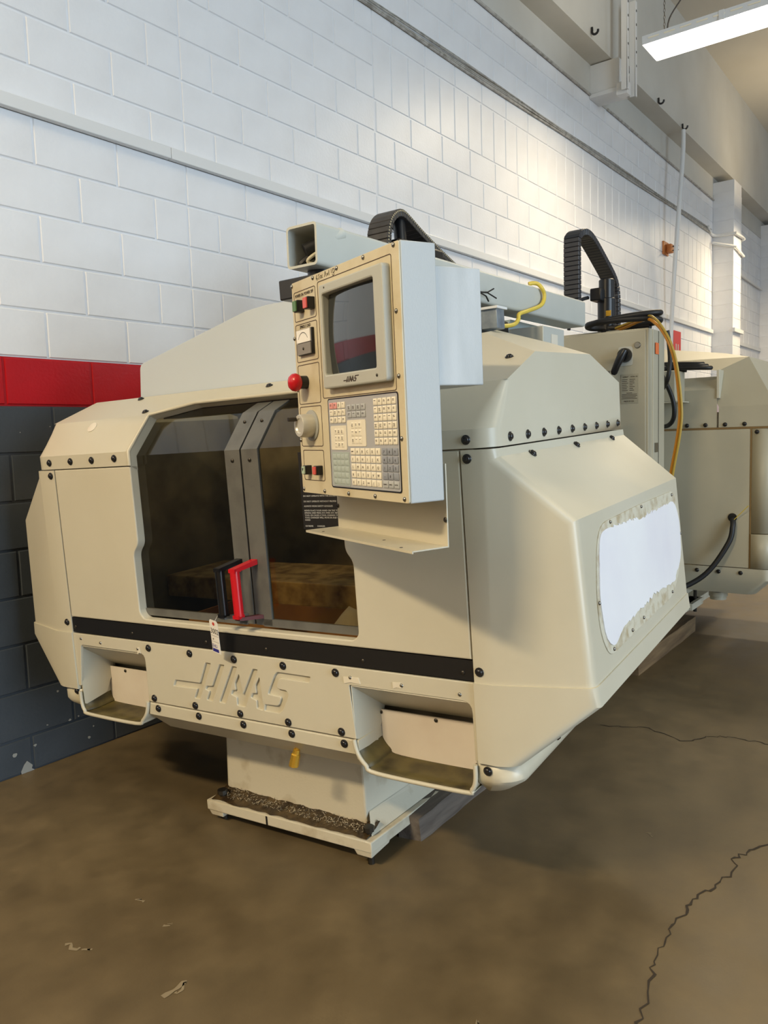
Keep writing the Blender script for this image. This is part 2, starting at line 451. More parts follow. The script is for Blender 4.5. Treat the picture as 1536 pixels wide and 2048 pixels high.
# wall pillars of stacked block
for i, (px, h) in enumerate(((12.69, 5.0), (15.95, 5.0))):
    p = struct(MB().box((px + .004, WY - .296, 0), (px + .452, WY, h - .01)).build('trim_%d' % (i + 2), WALLW, smooth=0))
    me = MB().box((0, 0, .003), (.456, .296, CZ - .003)).mesh('block', WALLW, smooth=0, bevel=.004, seg=1)
    kk = 0
    while Z_BASE + CZ * (kk + 1) < h + .01:
        obj('block', me, p, (px, WY - .3, Z_BASE + CZ * kk)); kk += 1

# ------------------------------------------------------------------ front machine
MX = V((0.996154, 0.081196, 0.032934)); MY = V((-0.080318, 0.996399, -0.027149)); MZ = V((-0.035020, 0.024399, 0.999089)); MO = V((1.699326, 1.854389, -0.006783))
MM = Matrix(((MX.x, MY.x, MZ.x, MO.x), (MX.y, MY.y, MZ.y, MO.y), (MX.z, MY.z, MZ.z, MO.z), (0, 0, 0, 1)))
MI = MM.inverted()
mill = empty('milling_machine', MO, 'large beige enclosed milling machine in the foreground with dark sliding windows', 'machine')
mill.matrix_world = MM
WL = lambda *p: MI @ V(p)          # world point -> machine coordinates

CAP = MB().lathe([(.0125, 0), (.0128, .002), (.0115, .0034), (.0095, .0036), (.0092, .005), (.0075, .0074), (.004, .0086), (.0005, .009)], (0, 0, 0), (0, 0, 1), 16).mesh('bolt_cap', CAPM, smooth=40)
SCREW = MB().lathe([(.006, 0), (.006, .0015), (.0045, .003), (.001, .0036)], (0, 0, 0), (0, 0, 1), 12).mesh('screw', DARKSTEEL, smooth=40)
SCREWS = MB().lathe([(.0055, 0), (.005, .002), (.003, .0035), (.0005, .004)], (0, 0, 0), (0, 0, 1), 10).mesh('screw', STEEL, smooth=40)
FR = (-1, 0, 0)


def caps(parent, pts, n=FR, me=CAP, name='bolt_cap'):
    for p in pts: obj(name, me, parent, p, n)


# --- front panel around the door opening
fp = [(.811, 1.343), (.811, .796), (-.841, .796), (-.841, 1.343), (-.462, 1.343), (-.462, 1.075), (-.487, 1.045), (-.487, .832), (-.468, .815), (.410, .815), (.430, .835), (.430, 1.045), (.402, 1.075), (.402, 1.343)]
fpr = roundpoly(fp, [0, 0, 0, 0, 0, .02, .02, .015, .01, .01, .015, .02, .02, 0])
front = plate('front_panel', [fpr], .035, PAINT, mill, (.0175, 0, 0), bevel=.004)

# --- hood: lofted side wings with rounded corners, bridge above the doors
YL, YR = .928, -.938


def wing(sgn, Ys, yo, yo2):
    lv = [(1.347, .0, .060, 1.13), (1.395, .0, .058, 1.13), (1.435, .035, .05, 1.13), (1.475, .07, .036, 1.13), (1.515, .105, .016, 1.13)]
    rows = []
    for z, xf, r, xb in lv:
        row = [V((xf, yo, z)), V((xf, sgn * (Ys - r), z))]
        for k in range(1, 8):
            a = math.pi / 2 * k / 8
            row.append(V((xf + r * (1 - math.cos(a)), sgn * (Ys - r + r * math.sin(a)), z)))
        row += [V((xf + r, sgn * Ys, z)), V((xb, sgn * Ys, z))]
        rows.append(row)
    mb = MB().grid(rows)
    # upper chamfered part of the side and the rear
    y = sgn * Ys
    mb.add([(.105, y, 1.515), (1.13, y, 1.515), (.80, y, 1.604), (.31, y, 1.594)], [(0, 1, 2, 3)])
    return mb


wr = wing(-1, -YR, -.462, -.31)
wr.add([(.105, -.462, 1.515), (.105, YR, 1.515), (.31, YR, 1.594), (.567, -.67, 1.693), (.567, -.50, 1.693), (.31, -.50, 1.594), (.183, -.50, 1.545), (.183, -.31, 1.545), (.31, -.31, 1.594)],
       [(0, 1, 2, 5, 6), (2, 3, 4, 5), (0, 6, 7), (6, 5, 8, 7)])
wr.add([(.31, YR, 1.594), (.80, YR, 1.604), (.91, -.76, 1.668), (.881, -.575, 1.733), (.567, -.67, 1.693)], [(0, 1, 2), (0, 2, 4), (2, 3, 4)])
wr.add([(1.13, YR, 1.347), (1.13, YR, 1.515), (1.13, -.6, 1.515), (1.13, -.6, 1.347), (.80, YR, 1.604), (.91, -.76, 1.668), (.95, -.6, 1.60)], [(0, 1, 2, 3), (1, 4, 5, 6, 2)])
wl = wing(1, YL, .402, .25)
wl.add([(.105, .402, 1.515), (.105, YL, 1.515), (.31, YL, 1.594), (.31, .25, 1.594), (.183, .25, 1.545)], [(0, 1, 2, 3, 4)])
wl.add([(.183, .25, 1.545), (.31, .25, 1.594), (.31, -.31, 1.594), (.183, -.31, 1.545)], [(0, 1, 2, 3)])
for nm, mb in (('hood_wing', wr), ('hood_wing', wl)):
    o = mb.build(nm, PAINT, mill, smooth=15)
    if mb is wr: hood_r = o
    else: hood_l = o
opath = [(0, .402, 1.347), (0, .402, 1.395), (.105, .402, 1.515), (.183, .25, 1.545), (.183, -.31, 1.545), (.105, -.462, 1.515), (0, -.462, 1.395), (0, -.462, 1.347)]
MB().grid([[V(p) for p in opath], [V(p) + V((.034, 0, -.018)) for p in opath]]).build('opening_rim', PAINT, hood_l, smooth=0)
MB().tube([V(p) + V((.001, 0, 0)) for p in opath], .007, 8).build('opening_bead', PAINT, hood_l, smooth=50)
caps(hood_l, [(0, y, z) for y, z in ((.835, 1.371), (.713, 1.372), (.596, 1.372), (.476, 1.374))])
caps(hood_r, [(0, -.863, 1.369)])
caps(hood_r, [(x, YR, 1.369) for x in (.104, .225, .346, .468, .59, .711, .836, .963, 1.09)], (0, -1, 0))
n2 = (-.36, 0, .933)
caps(hood_l, [(.286, .639, 1.585), (.135, .45, 1.527), (.271, -.011, 1.579)], n2); caps(hood_r, [(.285, -.872, 1.584)], n2)
MB().lathe([(.021, 0), (.021, .002), (.019, .003), (.0005, .003)], (.082, .678, 1.489), (-.753, 0, .658), 20).build('round_plug', mat('plug_cream', srgb(226, 218, 202), .5), hood_l)

# --- upright back shield above the hood
plate('top_shield', [roundpoly([(.672, 1.575), (.655, 1.718), (.10, 1.845), (.0, 1.853), (-.46, 1.853), (-.50, 1.575)], .02)], .012, mat('shield_paint', srgb(198, 208, 216), .4, bump=.05, bscale=700), mill, (.318, 0, 0), bevel=.002)

# --- side covers with the swelling lower body


def side_cover(sg, ys, ye):
    """sg -1 right / +1 left. ys seam, ye shoulder plane"""
    fx = lambda y: max(0, abs(y) - .90) * .25
    YO = 1.12
    up = [(ys, 1.343), (.90, 1.343), (ye, 1.343), (ye + .002, 1.322), (YO, 1.157), (YO + .026, .735), (.90, .735), (ys, .735)]
    lo = [(ys, .735), (.90, .735), (YO + .030, .735), (YO + .036, .682), (.955, .517), (.90, .517), (ys, .517)]
    bm = bmesh.new()
    for poly, dx in ((up, 0), (lo, -.006)):
        fv = [bm.verts.new((fx(y) + dx, sg * y, z)) for y, z in poly]
        bv = [bm.verts.new((1.16, sg * y, z)) for y, z in poly]
        n = len(poly)
        i90 = [i for i, p in enumerate(poly) if abs(p[0] - .90) < 1e-6]
        a, b_ = i90
        bm.faces.new([fv[i] for i in range(a, b_ + 1)])
        bm.faces.new([fv[i] for i in list(range(b_, n)) + list(range(0, a + 1))])
        for i in range(n):
            j = (i + 1) % n
            if poly is up and i in (5, 6): continue
            bm.faces.new([fv[i], fv[j], bv[j], bv[i]])
        rnd = (2, 3, 4) if poly is up else (2, 3)
        bm.edges.ensure_lookup_table()
        es = []
        for i in rnd:
            j = (i + 1) % n
            e = bm.edges.get((fv[i], fv[j])); es.append(e)
        bmesh.ops.recalc_face_normals(bm, faces=bm.faces)
        bmesh.ops.bevel(bm, geom=es, offset=.024, segments=5, profile=.5, affect='EDGES', clamp_overlap=True)
    bmesh.ops.recalc_face_normals(bm, faces=bm.faces)
    me = bpy.data.meshes.new('side_cover'); bm.to_mesh(me); bm.free(); fin(me, PAINT, 24)
    return obj('side_cover', me, mill)


sc_r = side_cover(-1, .845, .938); sc_l = side_cover(1, .815, .928)
caps(sc_r, [(0, -.863, 1.321), (0, -.862, .765)]); caps(sc_l, [(0, .836, 1.323), (0, .84, .773)])
caps(sc_r, [(x, y, z + .002) for x, y, z in ((.229, -.948, 1.314), (.603, -.946, 1.316), (.99, -.944, 1.317))], (0, -.667, .745))
# white film torn off along the edges, on its screwed cover plate
sd_uy = (0, -.0638, -.998); sd_n = V((0, -.998, .0638))
sdp = lambda x, z, d=0: V((x, -1.12 - (1.157 - z) * .0616, z)) + sd_n * d
cp = roundpoly([(.20, 1.125), (.62, 1.128), (1.09, 1.122), (1.145, 1.02), (1.125, .88), (.96, .775), (.42, .778), (.20, .776), (.145, .85), (.142, .95)], .09, 6)
o0 = sdp(0, 0, .001)
cover = plate('cover_plate', [[(x, z) for x, z in cp]], .004, TORN, mill, tuple(o0), (1, 0, 0), (0, .0616, 1), bevel=.001)
film = []
ring = roundpoly([(.205, 1.105), (.33, 1.108), (.62, 1.098), (.86, 1.092), (1.07, 1.09), (1.13, 1.02), (1.112, .89), (.985, .815), (.72, .83), (.50, .822), (.33, .822), (.24, .79), (.175, .83), (.155, .94)], .045, 5)
acc = []
for i in range(len(ring)):
    a = V(ring[i]); b_ = V(ring[(i + 1) % len(ring)]); m_ = max(1, int((b_ - a).length / .009))
    if (b_ - a).length < .004: continue
    acc += [a.lerp(b_, t / m_) for t in range(m_)]
cen = V((.64, .95))
for p in acc:
    amp = .016 if (p.y > 1.07 and p.x > .3) or (p.y < .85 and p.x > .3) else .002
    d = (cen - p).normalized(); film.append(tuple(p + d * random.uniform(0, amp)))
plate('white_film', [film], .003, WHITEPL, mill, tuple(sdp(0, 0, .004)), (1, 0, 0), (0, .0616, 1))
for x, z in ((.313, 1.117), (.642, 1.118), (1.052, 1.108), (1.131, .96), (.93, .79), (.548, .795), (.419, .79), (.235, .787), (.152, .93)): obj('screw', SCREWS, cover, sdp(x, z, .004), sd_n)

# --- doors: grey stiles and bent dark windows
DP = [(.028, .826), (.028, 1.378), (.128, 1.492), (.205, 1.524)]


def strip(y0, y1, path, t):
    mb = MB(); nrm = []
    for i in range(len(path)):
        a = V(path[max(i - 1, 0)]); b_ = V(path[min(i + 1, len(path) - 1)]); d = (b_ - a).normalized(); nrm.append(V((d.y, -d.x)))
    rows = []
    for (x, z), n in zip(path, nrm):
        rows.append([V((x, y0, z)), V((x, y1, z)), V((x + n.x * t, y1, z + n.y * t)), V((x + n.x * t, y0, z + n.y * t)), V((x, y0, z))])
    mb.grid(rows)
    mb.add(rows[0][:4], [(3, 2, 1, 0)]); mb.add(rows[-1][:4], [(0, 1, 2, 3)])
    return mb


door_objs = []
for (ya, yb, ga, gb, nm) in ((-.010, -.0725, .455, -.04, 'left'), (-.0795, -.145, -.11, -.505, 'right')):
    mb = strip(ya, yb, DP, .012)
    mb.box((.028, min(ga, gb), .822), (.042, max(ga, gb), .846))
    d = mb.build('sliding_door', GREYFRAME, mill, smooth=20)
    strip(ga, gb, [(x + .006, z) for x, z in DP], .005).build('window_pane', GLASS, d, smooth=0)
    caps(d, [(.027, (ya + yb) / 2, 1.345), (.10, (ya + yb) / 2, 1.462)], FR, SCREW, 'screw')
    door_objs.append(d)
MB().box((.225, -.52, 1.50), (.30, .46, 1.552)).build('gap_strip', BLACK, mill, smooth=0)  # added black strip closing the see-through gap above the doors
BLACKH = mat('handle_black', srgb(20, 20, 22), .3)


def handle(parent, y, m):
    mb = MB()
    mb.tube([(-.048, y, 1.012), (-.048, y - .002, .872)], .0155, 12)
    mb.box((-.062, y - .013, 1.008), (-.034, y + .013, 1.019))
    mb.box((-.062, y - .012, .864), (-.034, y + .012, .875))
    T = Matrix.Identity(4)
    mb.add([(-.060, y - .012, 1.008), (-.060, y + .012, 1.008), (-.060, y + .012, 1.020), (-.060, y - .012, 1.020), (.027, y - .028, 1.020), (.027, y - .004, 1.020), (.027, y - .004, 1.036), (.027, y - .028, 1.036)],
           [(0, 1, 2, 3), (4, 7, 6, 5), (0, 4, 5, 1), (1, 5, 6, 2), (2, 6, 7, 3), (3, 7, 4, 0)])
    o = mb.build('handle', m, parent, smooth=40)
    b2 = MB().add([(-.055, y - .010, .858), (-.055, y + .010, .858), (-.055, y + .010, .868), (-.055, y - .010, .868), (.027, y - .034, .848), (.027, y - .010, .848), (.027, y - .010, .860), (.027, y - .034, .860)],
                  [(0, 1, 2, 3), (4, 7, 6, 5), (0, 4, 5, 1), (1, 5, 6, 2), (2, 6, 7, 3), (3, 7, 4, 0)]).build('handle_bracket', GREYFRAME if m is BLACKH else mat('bracket_red', srgb(96, 44, 44), .5), parent, smooth=0)
    return o


handle(door_objs[0], -.016, BLACKH)['label'] = 'black tubular handle'
handle(door_objs[1], -.079, RED)['label'] = 'red tubular handle'
# warning label on the right window
wb = plate('warning_label', [[(-.296, 1.132), (-.296, 1.42), (-.47, 1.42), (-.47, 1.132)]], .0015, BLACKSTRIP, door_objs[1], (.031, 0, 0)) if False else None
lab = MB().box((.0305, -.468, 1.132), (.033, -.298, 1.36)).build('warning_label', BLACKSTRIP, door_objs[1], smooth=0); lab['label'] = 'black warning label with white lettering'
lines = [(1.228, 'DO NOT OPERATE WITH THE DOORS OPEN'), (1.212, 'DO NOT OPERATE WITHOUT PROPER TRAINING'), (1.198, 'ALWAYS WEAR SAFETY GOGGLES'), (1.185, 'NEVER PLACE YOUR HAND ON THE TOOL IN THE'), (1.178, 'SPINDLE AND PRESS ATC FWD ATC REV NEXT'), (1.171, 'TOOL OR CAUSE A TOOL CHANGE CYCLE THE'), (1.164, 'TOOL CHANGER WILL MOVE IN AND CRUSH YOUR'), (1.157, 'HAND'), (1.139, 'EXTREME        DANGER')]
ms = [text('t', s, .0068, None, False, (.0302, -.306, z), (0, -1, 0), (0, 0, 1)) for z, s in lines]
for me in ms: me.materials.clear()
join('lettering', ms, TEXTWHITE, door_objs[1])

# --- black strip
st = plate('black_strip', [[(.813, .737), (.813, .793), (-.843, .793), (-.843, .737)]], .02, BLACKSTRIP, mill, (.013, 0, 0))
caps(st, [(.003, y, .757) for y in (.797, .484, .125, -.132, -.494, -.812)], FR, SCREW, 'screw')

# --- lower panel with the sunken logo, cut out for the two chip trays
LOGO = [
    [(0.287, 0.612), (0.17, 0.614), (0.135, 0.688), (0.111, 0.687), (0.177, 0.559), (0.201, 0.559), (0.184, 0.593), (0.298, 0.59)],
    [(0.073, 0.688), (0.051, 0.688), (0.119, 0.558), (0.145, 0.56), (0.129, 0.591), (0.147, 0.596), (0.14, 0.608), (0.115, 0.61)],
    [(0.018, 0.688), (-0.004, 0.687), (0.061, 0.558), (0.088, 0.56)],
    [(-0.009, 0.665), (-0.018, 0.597), (-0.07, 0.688), (-0.091, 0.688), (-0.024, 0.558), (0.01, 0.559), (0.009, 0.586), (0.032, 0.593), (0.026, 0.607), (0.01, 0.609), (0.012, 0.632)],
    [(-0.095, 0.664), (-0.101, 0.558), (-0.074, 0.56), (-0.075, 0.586), (-0.052, 0.593), (-0.06, 0.608), (-0.077, 0.609), (-0.076, 0.636)],
    [(-0.171, 0.689), (-0.3, 0.688), (-0.292, 0.67), (-0.185, 0.671), (-0.174, 0.667), (-0.162, 0.643), (-0.167, 0.635), (-0.201, 0.633), (-0.208, 0.62), (-0.18, 0.568), (-0.164, 0.557), (-0.105, 0.557), (-0.109, 0.578), (-0.159, 0.579), (-0.167, 0.584), (-0.178, 0.606), (-0.174, 0.611), (-0.126, 0.613), (-0.129, 0.623), (-0.16, 0.68)]]
lp = [(.815, .733), (-.843, .733), (-.843, .518), (-.834, .518), (-.834, .68), (-.44, .68), (-.452, .518), (.43, .518), (.428, .69), (.775, .69), (.80, .53), (.815, .53)]
lpr = roundpoly(lp, [.004, .004, 0, 0, .03, .006, .004, .004, .03, .01, .004, 0])
low = plate('lower_front_panel', [lpr] + [roundpoly(g, .004, 2) for g in LOGO], .012, PAINT, mill, (.006, 0, 0), bevel=.0022)
plate('panel_backing', [[(.42, .52), (.42, .73), (-.435, .73), (-.435, .52)]], .004, PAINT, mill, (.0098, 0, 0))
caps(low, [(0, y, .7125) for y in (.404, .204, .005, -.197, -.395)] + [(0, y, .533) for y in (.4, .201, -.001, -.199, -.4)])
# strip and splayed apron under it
ap = MB()
prof = [(.002, .514), (.0, .510), (.0, .472), (.008, .465), (.085, .395), (.16, .38), (.16, .514)]
n = len(prof)
ap.add([(x, .432, z) for x, z in prof] + [(x, -.458, z) for x, z in prof], [tuple(range(n)), tuple(reversed(range(n, 2 * n)))] + [(i, (i + 1) % n, (i + 1) % n + n, i + n) for i in range(n)])
apron = ap.build('apron', PAINT, mill, smooth=20)
caps(apron, [(0, y, .498) for y in (.385, .189, -.01, -.209, -.407)])
# end pans below the side covers
for sg, ya, yb in ((-1, .837, .952), (1, .806, .945)):
    mb = MB(); rows = []
    for z, ins, r in ((.514, 0, .07), (.468, 0, .07), (.455, .006, .07), (.405, .065, .06), (.395, .09, .05), (.39, .3, .02)):
        Y = yb - ins; X = .004 + ins
        row = [V((X, sg * ya, z)), V((X, sg * max(ya, Y - r), z))]
        for k in range(1, 7):
            a = math.pi / 2 * k / 7; row.append(V((X + r * (1 - math.cos(a)), sg * max(ya, Y - r + r * math.sin(a)), z)))
        row += [V((X + r, sg * max(Y, ya), z)), V((1.1, sg * max(Y, ya), z))]
        rows.append(row)
    mb.grid(rows)
    e = mb.build('end_pan', PAINT, mill, smooth=30)
    e.modifiers.new('thickness', 'SOLIDIFY').thickness = .006
    if sg < 0: caps(e, [(.003, -.868, .495)]); caps(e, [(.30, -.953, .492)], (0, -1, 0))
    else: caps(e, [(.004, .834, .505)])


# --- chip trays
def tray(y0, y1, yin, name):
    """y0 inner end, y1 outer end of the opening (signed)"""
    s = 1 if y1 > y0 else -1
    t = MB()
    zt = .685 if s > 0 else .68
    # sloped roof, inner cheek
    t.add([(.004, y0, zt), (.004, y1, zt), (.15, y1, .575), (.15, y0, .575)], [(0, 1, 2, 3)])
    t.add([(.004, y1 + s * .002, zt), (.15, y1 + s * .002, zt), (.15, y1 + s * .002, .47), (.004, y1 + s * .002, .47)], [(0, 1, 2, 3)])
    yc = y0 if s < 0 else y1   # cheek on the viewer's left
    sc = -1
    t.add([(.004, yc, zt), (.15, yc + sc * .015, .575), (.10, yc + sc * .012, .475), (.004, yc + sc * .004, .455)], [(0, 1, 2, 3)])
    ob = t.build('tray_recess', PAINT, mill, smooth=0); ob.modifiers.new('thickness', 'SOLIDIFY').thickness = .004
    # trough with rolled lip
    L = [(y0, .518), (y0 + s * .010, .478), (y0 + s * .035, .447), (y0 + s * .075, .428), (y1 - s * .04, .427), (y1 - s * .012, .438), (y1, .465), (y1 + s * .002, .51)]
    path = smooth_path([(-.006, y, z) for y, z in L], 5)
    rows = []
    for dx, dz, dy in ((0, 0, 0), (.06, -.004, 0), (.16, .0, 0), (.30, .05, 0)):
        rows.append([V((p.x + dx, p.y, p.z + dz)) for p in path])
    tr = MB().grid(rows).build('trough', TRAYDIRT, mill, smooth=40); tr.modifiers.new('thickness', 'SOLIDIFY').thickness = .003
    MB().tube(path, .0065, 8).build('rolled_lip', PAINT, tr, smooth=60)
    rows = [[V((p.x + dx, p.y, p.z - .0045)) for p in path] for dx in (0, .05, .12)]
    MB().grid(rows).build('outer_skin', PAINT, tr, smooth=40)
    MB().box((.24, min(y0, y1) - .01, .40), (.25, max(y0, y1) + .01, .60)).build('back_wall', TRAYDIRT, tr, smooth=0)
    return ob, tr


trr, _ = tray(-.447, -.834, 0, 'r'); trl, _ = tray(.430, .800, 0, 'l')
plate('tray_plate', [rrect(-.85, .398, -.435, .566, .03)], .006, TRAYPLATE, mill, (.13, 0, 0), bevel=.001)
plate('tray_plate', [rrect(.43, .400, .845, .57, .03)], .006, TRAYPLATE, mill, (.13, 0, 0), bevel=.001)
for y, z, x in ((-.46, .558, .126), (-.65, .558, .126), (.82, .563, .126), (.70, .56, .126)): obj('screw', SCREW, trr, (x, y, z), FR)
for y, z in ((-.447, .703), (-.62, .70), (-.80, .697), (.77, .715), (.66, .708), (.46, .704)): obj('screw', SCREWS, low, (0, y, z), FR)
TAPE = mat('clear_tape', srgb(226, 218, 198), .35)
for y, z, a, b_ in ((-.452, .695, .03, .018), (-.605, .698, .014, .016), (.455, .698, .008, .022)): plate('tape_scrap', [[(y - a, z - b_ * .4), (y - a * .8, z + b_ * .6), (y + a, z + b_ * .5), (y + a * .9, z - b_ * .6), (y + a * .1, z - b_ * .3)]], .0016, TAPE, low, (-.001, 0, 0))

# --- casting: base plate, feet, column stump
bz = lambda x: -.062 * (x - .165)
mb = MB()
pts = [(.165, .372), (.165, -.358), (1.45, -.375), (1.45, .39)]
pl = MB(); pl.add([(x, y, .092 + bz(x)) for x, y in pts] + [(x, y, .054 + bz(x)) for x, y in pts], [(0, 1, 2, 3), (7, 6, 5, 4), (0, 4, 5, 1), (1, 5, 6, 2), (2, 6, 7, 3), (3, 7, 4, 0)])
base = pl.build('base_plate', BASEP, mill, smooth=20, bevel=.004)
for (x, y) in ((.168, -.355), (.168, .297), (1.3, -.355), (1.3, .297)):
    MB().add([(x, y, .056), (x, y + .072, .056), (x + .12, y + .072, .050), (x + .12, y, .050), (x + .003, y + .003, .034 + bz(x)), (x + .003, y + .06, .034 + bz(x)), (x + .11, y + .06, .034 + bz(x)), (x + .11, y + .003, .034 + bz(x))],
             [(0, 1, 2, 3), (7, 6, 5, 4), (0, 4, 5, 1), (1, 5, 6, 2), (2, 6, 7, 3), (3, 7, 4, 0)]).build('foot', BASEP, base, smooth=20, bevel=.003)
    fo = MB().lathe([(.011, -.06), (.011, .06), (.019, .06), (.019, .075), (.010, .076)], (x + .04, y + .032, .045 + bz(x)), (0, 0, 1), 8)
    fo.build('levelling_bolt', DARKSTEEL, base, smooth=30)
cp_ = [(.255, .352), (.245, -.292), (1.4, -.315), (1.4, .36)]; ct = [(.262, .325), (.252, -.287), (1.4, -.30), (1.4, .33)]
cl = MB(); cl.add([(x, y, .09 + bz(x)) for x, y in cp_] + [(x, y, .52) for x, y in ct], [(3, 2, 1, 0), (4, 5, 6, 7), (0, 1, 5, 4), (1, 2, 6, 5), (2, 3, 7, 6), (3, 0, 4, 7)])
cl.build('base_column', BASEP, mill, smooth=20, bevel=.008)
# fillet strip along the right side of the base
MB().add([(.26, -.293, .14), (1.4, -.31, .07), (1.4, -.345, .02), (.20, -.338, .091)], [(0, 1, 2, 3)]).build('fillet', BASEP, base, smooth=0)
ol = MB(); rows = []
for i in range(25):
    y = .355 - i * .0287
    rows.append([V((.168 + random.uniform(0, .012), y, .0935)), V((.20, y, .0945 + random.uniform(0, .004))), V((.235, y, .099 + random.uniform(0, .006))), V((.262, y, .112 + random.uniform(-.003, .005)))])
ol.grid(rows); ol.build('oily_sludge', OILY, base, smooth=40)
MB().box((.1642, .078, .056), (.1655, .086, .088)).build('paint_mark', BLACK, base, smooth=0)
sp = MB().lathe([(.014, .004), (.014, -.006), (.007, -.008), (.007, -.018), (.011, -.020), (.012, -.032), (.015, -.036), (.016, -.075), (.010, -.076), (.008, -.05)], (.055, -.183, .44), (.15, -.22, .97), 10).build('drain_cock', BRASS, mill, smooth=10)

# --- inside of the enclosure
ins = MB()
ins.box((.19, -.80, .47), (1.10, .80, .49)); ins.box((1.10, -.85, .47), (1.12, .85, 1.55)); ins.box((.17, -.82, .47), (1.1, -.80, 1.5)); ins.box((.17, .79, .47), (1.1, .81, 1.5)); ins.box((.17, -.80, .47), (.18, .80, .74))
ins.build('inner_tub', INSIDE, mill, smooth=0)
MB().box((.45, -.70, .775), (.80, .785, .865)).box((.52, -.60, .50), (.74, .56, .775)).build('machine_table', mat('table_beige', srgb(206, 180, 126), .5, col2=srgb(120, 92, 48), nscale=16), mill, smooth=20, bevel=.006)
MB().box((.70, -.20, 1.15), (1.05, .14, 1.62)).box((.78, -.09, 1.03), (.95, .05, 1.15)).build('spindle_head', GREYPAINT, mill, smooth=20, bevel=.01)
# column above the hood at the back
MB().box((1.42, -.30, .5), (2.05, .32, 1.86)).build('column', GREYPAINT, mill, smooth=20, bevel=.01)
MB().add([(1.25, -.36, 1.55), (1.25, .30, 1.55), (1.535, .30, 1.846), (1.535, -.36, 1.846), (1.94, -.36, 1.55), (1.94, -.36, 1.838), (1.94, .30, 1.838)], [(0, 1, 2, 3), (0, 3, 5, 4), (3, 2, 6, 5)]).build('way_cover', BLUEGREY, mill, smooth=0)
bx = MB().box((3.047, 1.44, 1.4), (3.255, 1.60, 1.835)).xf(MI).build('terminal_box', GREYPAINT, mill, smooth=20, bevel=.004)
MB().box((3.122, 1.4385, 1.74), (3.184, 1.4395, 1.806)).xf(MI).build('paper_label', mat('label_cream', srgb(222, 214, 196), .6), bx, smooth=0)

# --- control pendant
pm = Matrix(((-.441698, .897068, .013111, -.350677), (-.897049, -.441360, -.022477, -.896908), (-.014377, -.021689, .999661, 1.248729), (0, 0, 0, 1)))
pb = MB(); pb.box((-.52, 0, 0), (0, .089, .55)); pb.box((-.50, .085, .25), (-.004, .212, .505))
pend = pb.build('control_pendant', PENDPAINT, mill, smooth=20, bevel=.003); pend.matrix_local = pm
pend['label'] = 'boxy control pendant with screen, knob and keypad'
PX, PZ = (1, 0, 0), (0, 0, 1)
pl_ = lambda name, loops, t, m, y, bevel=0, par=pend: plate(name, loops, t, m, par, (0, y, 0), PX, PZ, bevel)
pl_('face_plate', [roundpoly([(-.519, .001), (-.001, .001), (-.001, .549), (-.519, .549)], .006)], .004, FACE, -.002, .0008)
for x, z in [(-.5165, .541), (-.394, .542), (-.269, .542), (-.145, .542), (-.0195, .5425), (-.019, .4076), (-.0195, .2725), (-.0187, .14), (-.0175, .0095), (-.14, .0099), (-.2642, .0097), (-.3897, .0097), (-.51, .0105), (-.512, .141), (-.514, .273), (-.5165, .407)]:
    obj('screw', SCREWS, pend, (x, -.004, z), (0, -1, 0))
# engraved field outlines
GROOVE = mat('groove_brown', srgb(70, 50, 38), .7)


def outline(x0, z0, x1, z1, wd=.0016, y=-.0043):
    return pl_('field_outline', [rrect(x0, z0, x1, z1, .006, 3), rrect(x0 + wd, z0 + wd, x1 - wd, z1 - wd, .005, 3)], .0008, GROOVE, y)


outline(-.508, .447, -.385, .523); outline(-.508, .343, -.385, .440); outline(-.508, .234, -.385, .336); outline(-.508, .124, -.385, .228); outline(-.503, .035, -.385, .115)
outline(-.372, .243, -.030, .528)
# screen bezel and tube face
bz_ = plate('screen_bezel', [rrect(-.330, .264, -.037, .511, .008, 3), roundpoly([(-.315, .297), (-.078, .295), (-.078, .488), (-.315, .488)], .006)], .022, BEZEL, pend, (0, -.0135, 0), PX, PZ, .004)
sc_rows = []
for i in range(9):
    r_ = []
    for j in range(9):
        u = i / 8 * 2 - 1; v = j / 8 * 2 - 1
        r_.append(V((-.1965 + u * .1175, -.016 + .010 * (u * u * .6 + v * v * .6), .3915 + v * .096)))
    sc_rows.append(r_)
MB().grid(sc_rows).build('screen', CRT, pend, smooth=60)
lg = []
for g in LOGO:
    lg.append(plate('l', [[(-.19 - (p[0]) * .12, .2795 + (p[1] - .623) * .10) for p in g]], .0008, None, None, (0, -.0248, 0), PX, PZ, mesh_only=True))
join('bezel_logo', lg, TEXTDARK, pend)
obj('screw', SCREW, pend, (-.075, -.0245, .279), (0, -1, 0)).scale = (.6, .6, .6); obj('screw', SCREW, pend, (-.30, -.0245, .502), (0, -1, 0)).scale = (.4, .4, .4)


# push buttons: black shells with coloured caps
def button(x, z, m, wd=.024, hg=.030, out=.026):
    MB().box((x - wd / 2, -out + .002, z - hg / 2), (x + wd / 2, -.003, z + hg / 2)).build('button_shell', BLACK, pend, smooth=20, bevel=.002)
    pl_('button_cap', [rrect(x - wd / 2 + .002, z - hg / 2 + .002, x + wd / 2 - .002, z + hg / 2 - .002, .002, 2)], .004, m, -out, .0008)


button(-.462, .482, GREENBTN); button(-.402, .482, REDBTN)
CYCLEG = mat('button_pale_green', srgb(176, 196, 176), .4)
button(-.468, .063, CYCLEG, .020, .024, .024); button(-.405, .063, REDBTN, .020, .024, .024)
pl_('button_mark', [[(-.472, .068), (-.464, .068), (-.468, .060)]], .0006, INK, -.0263)
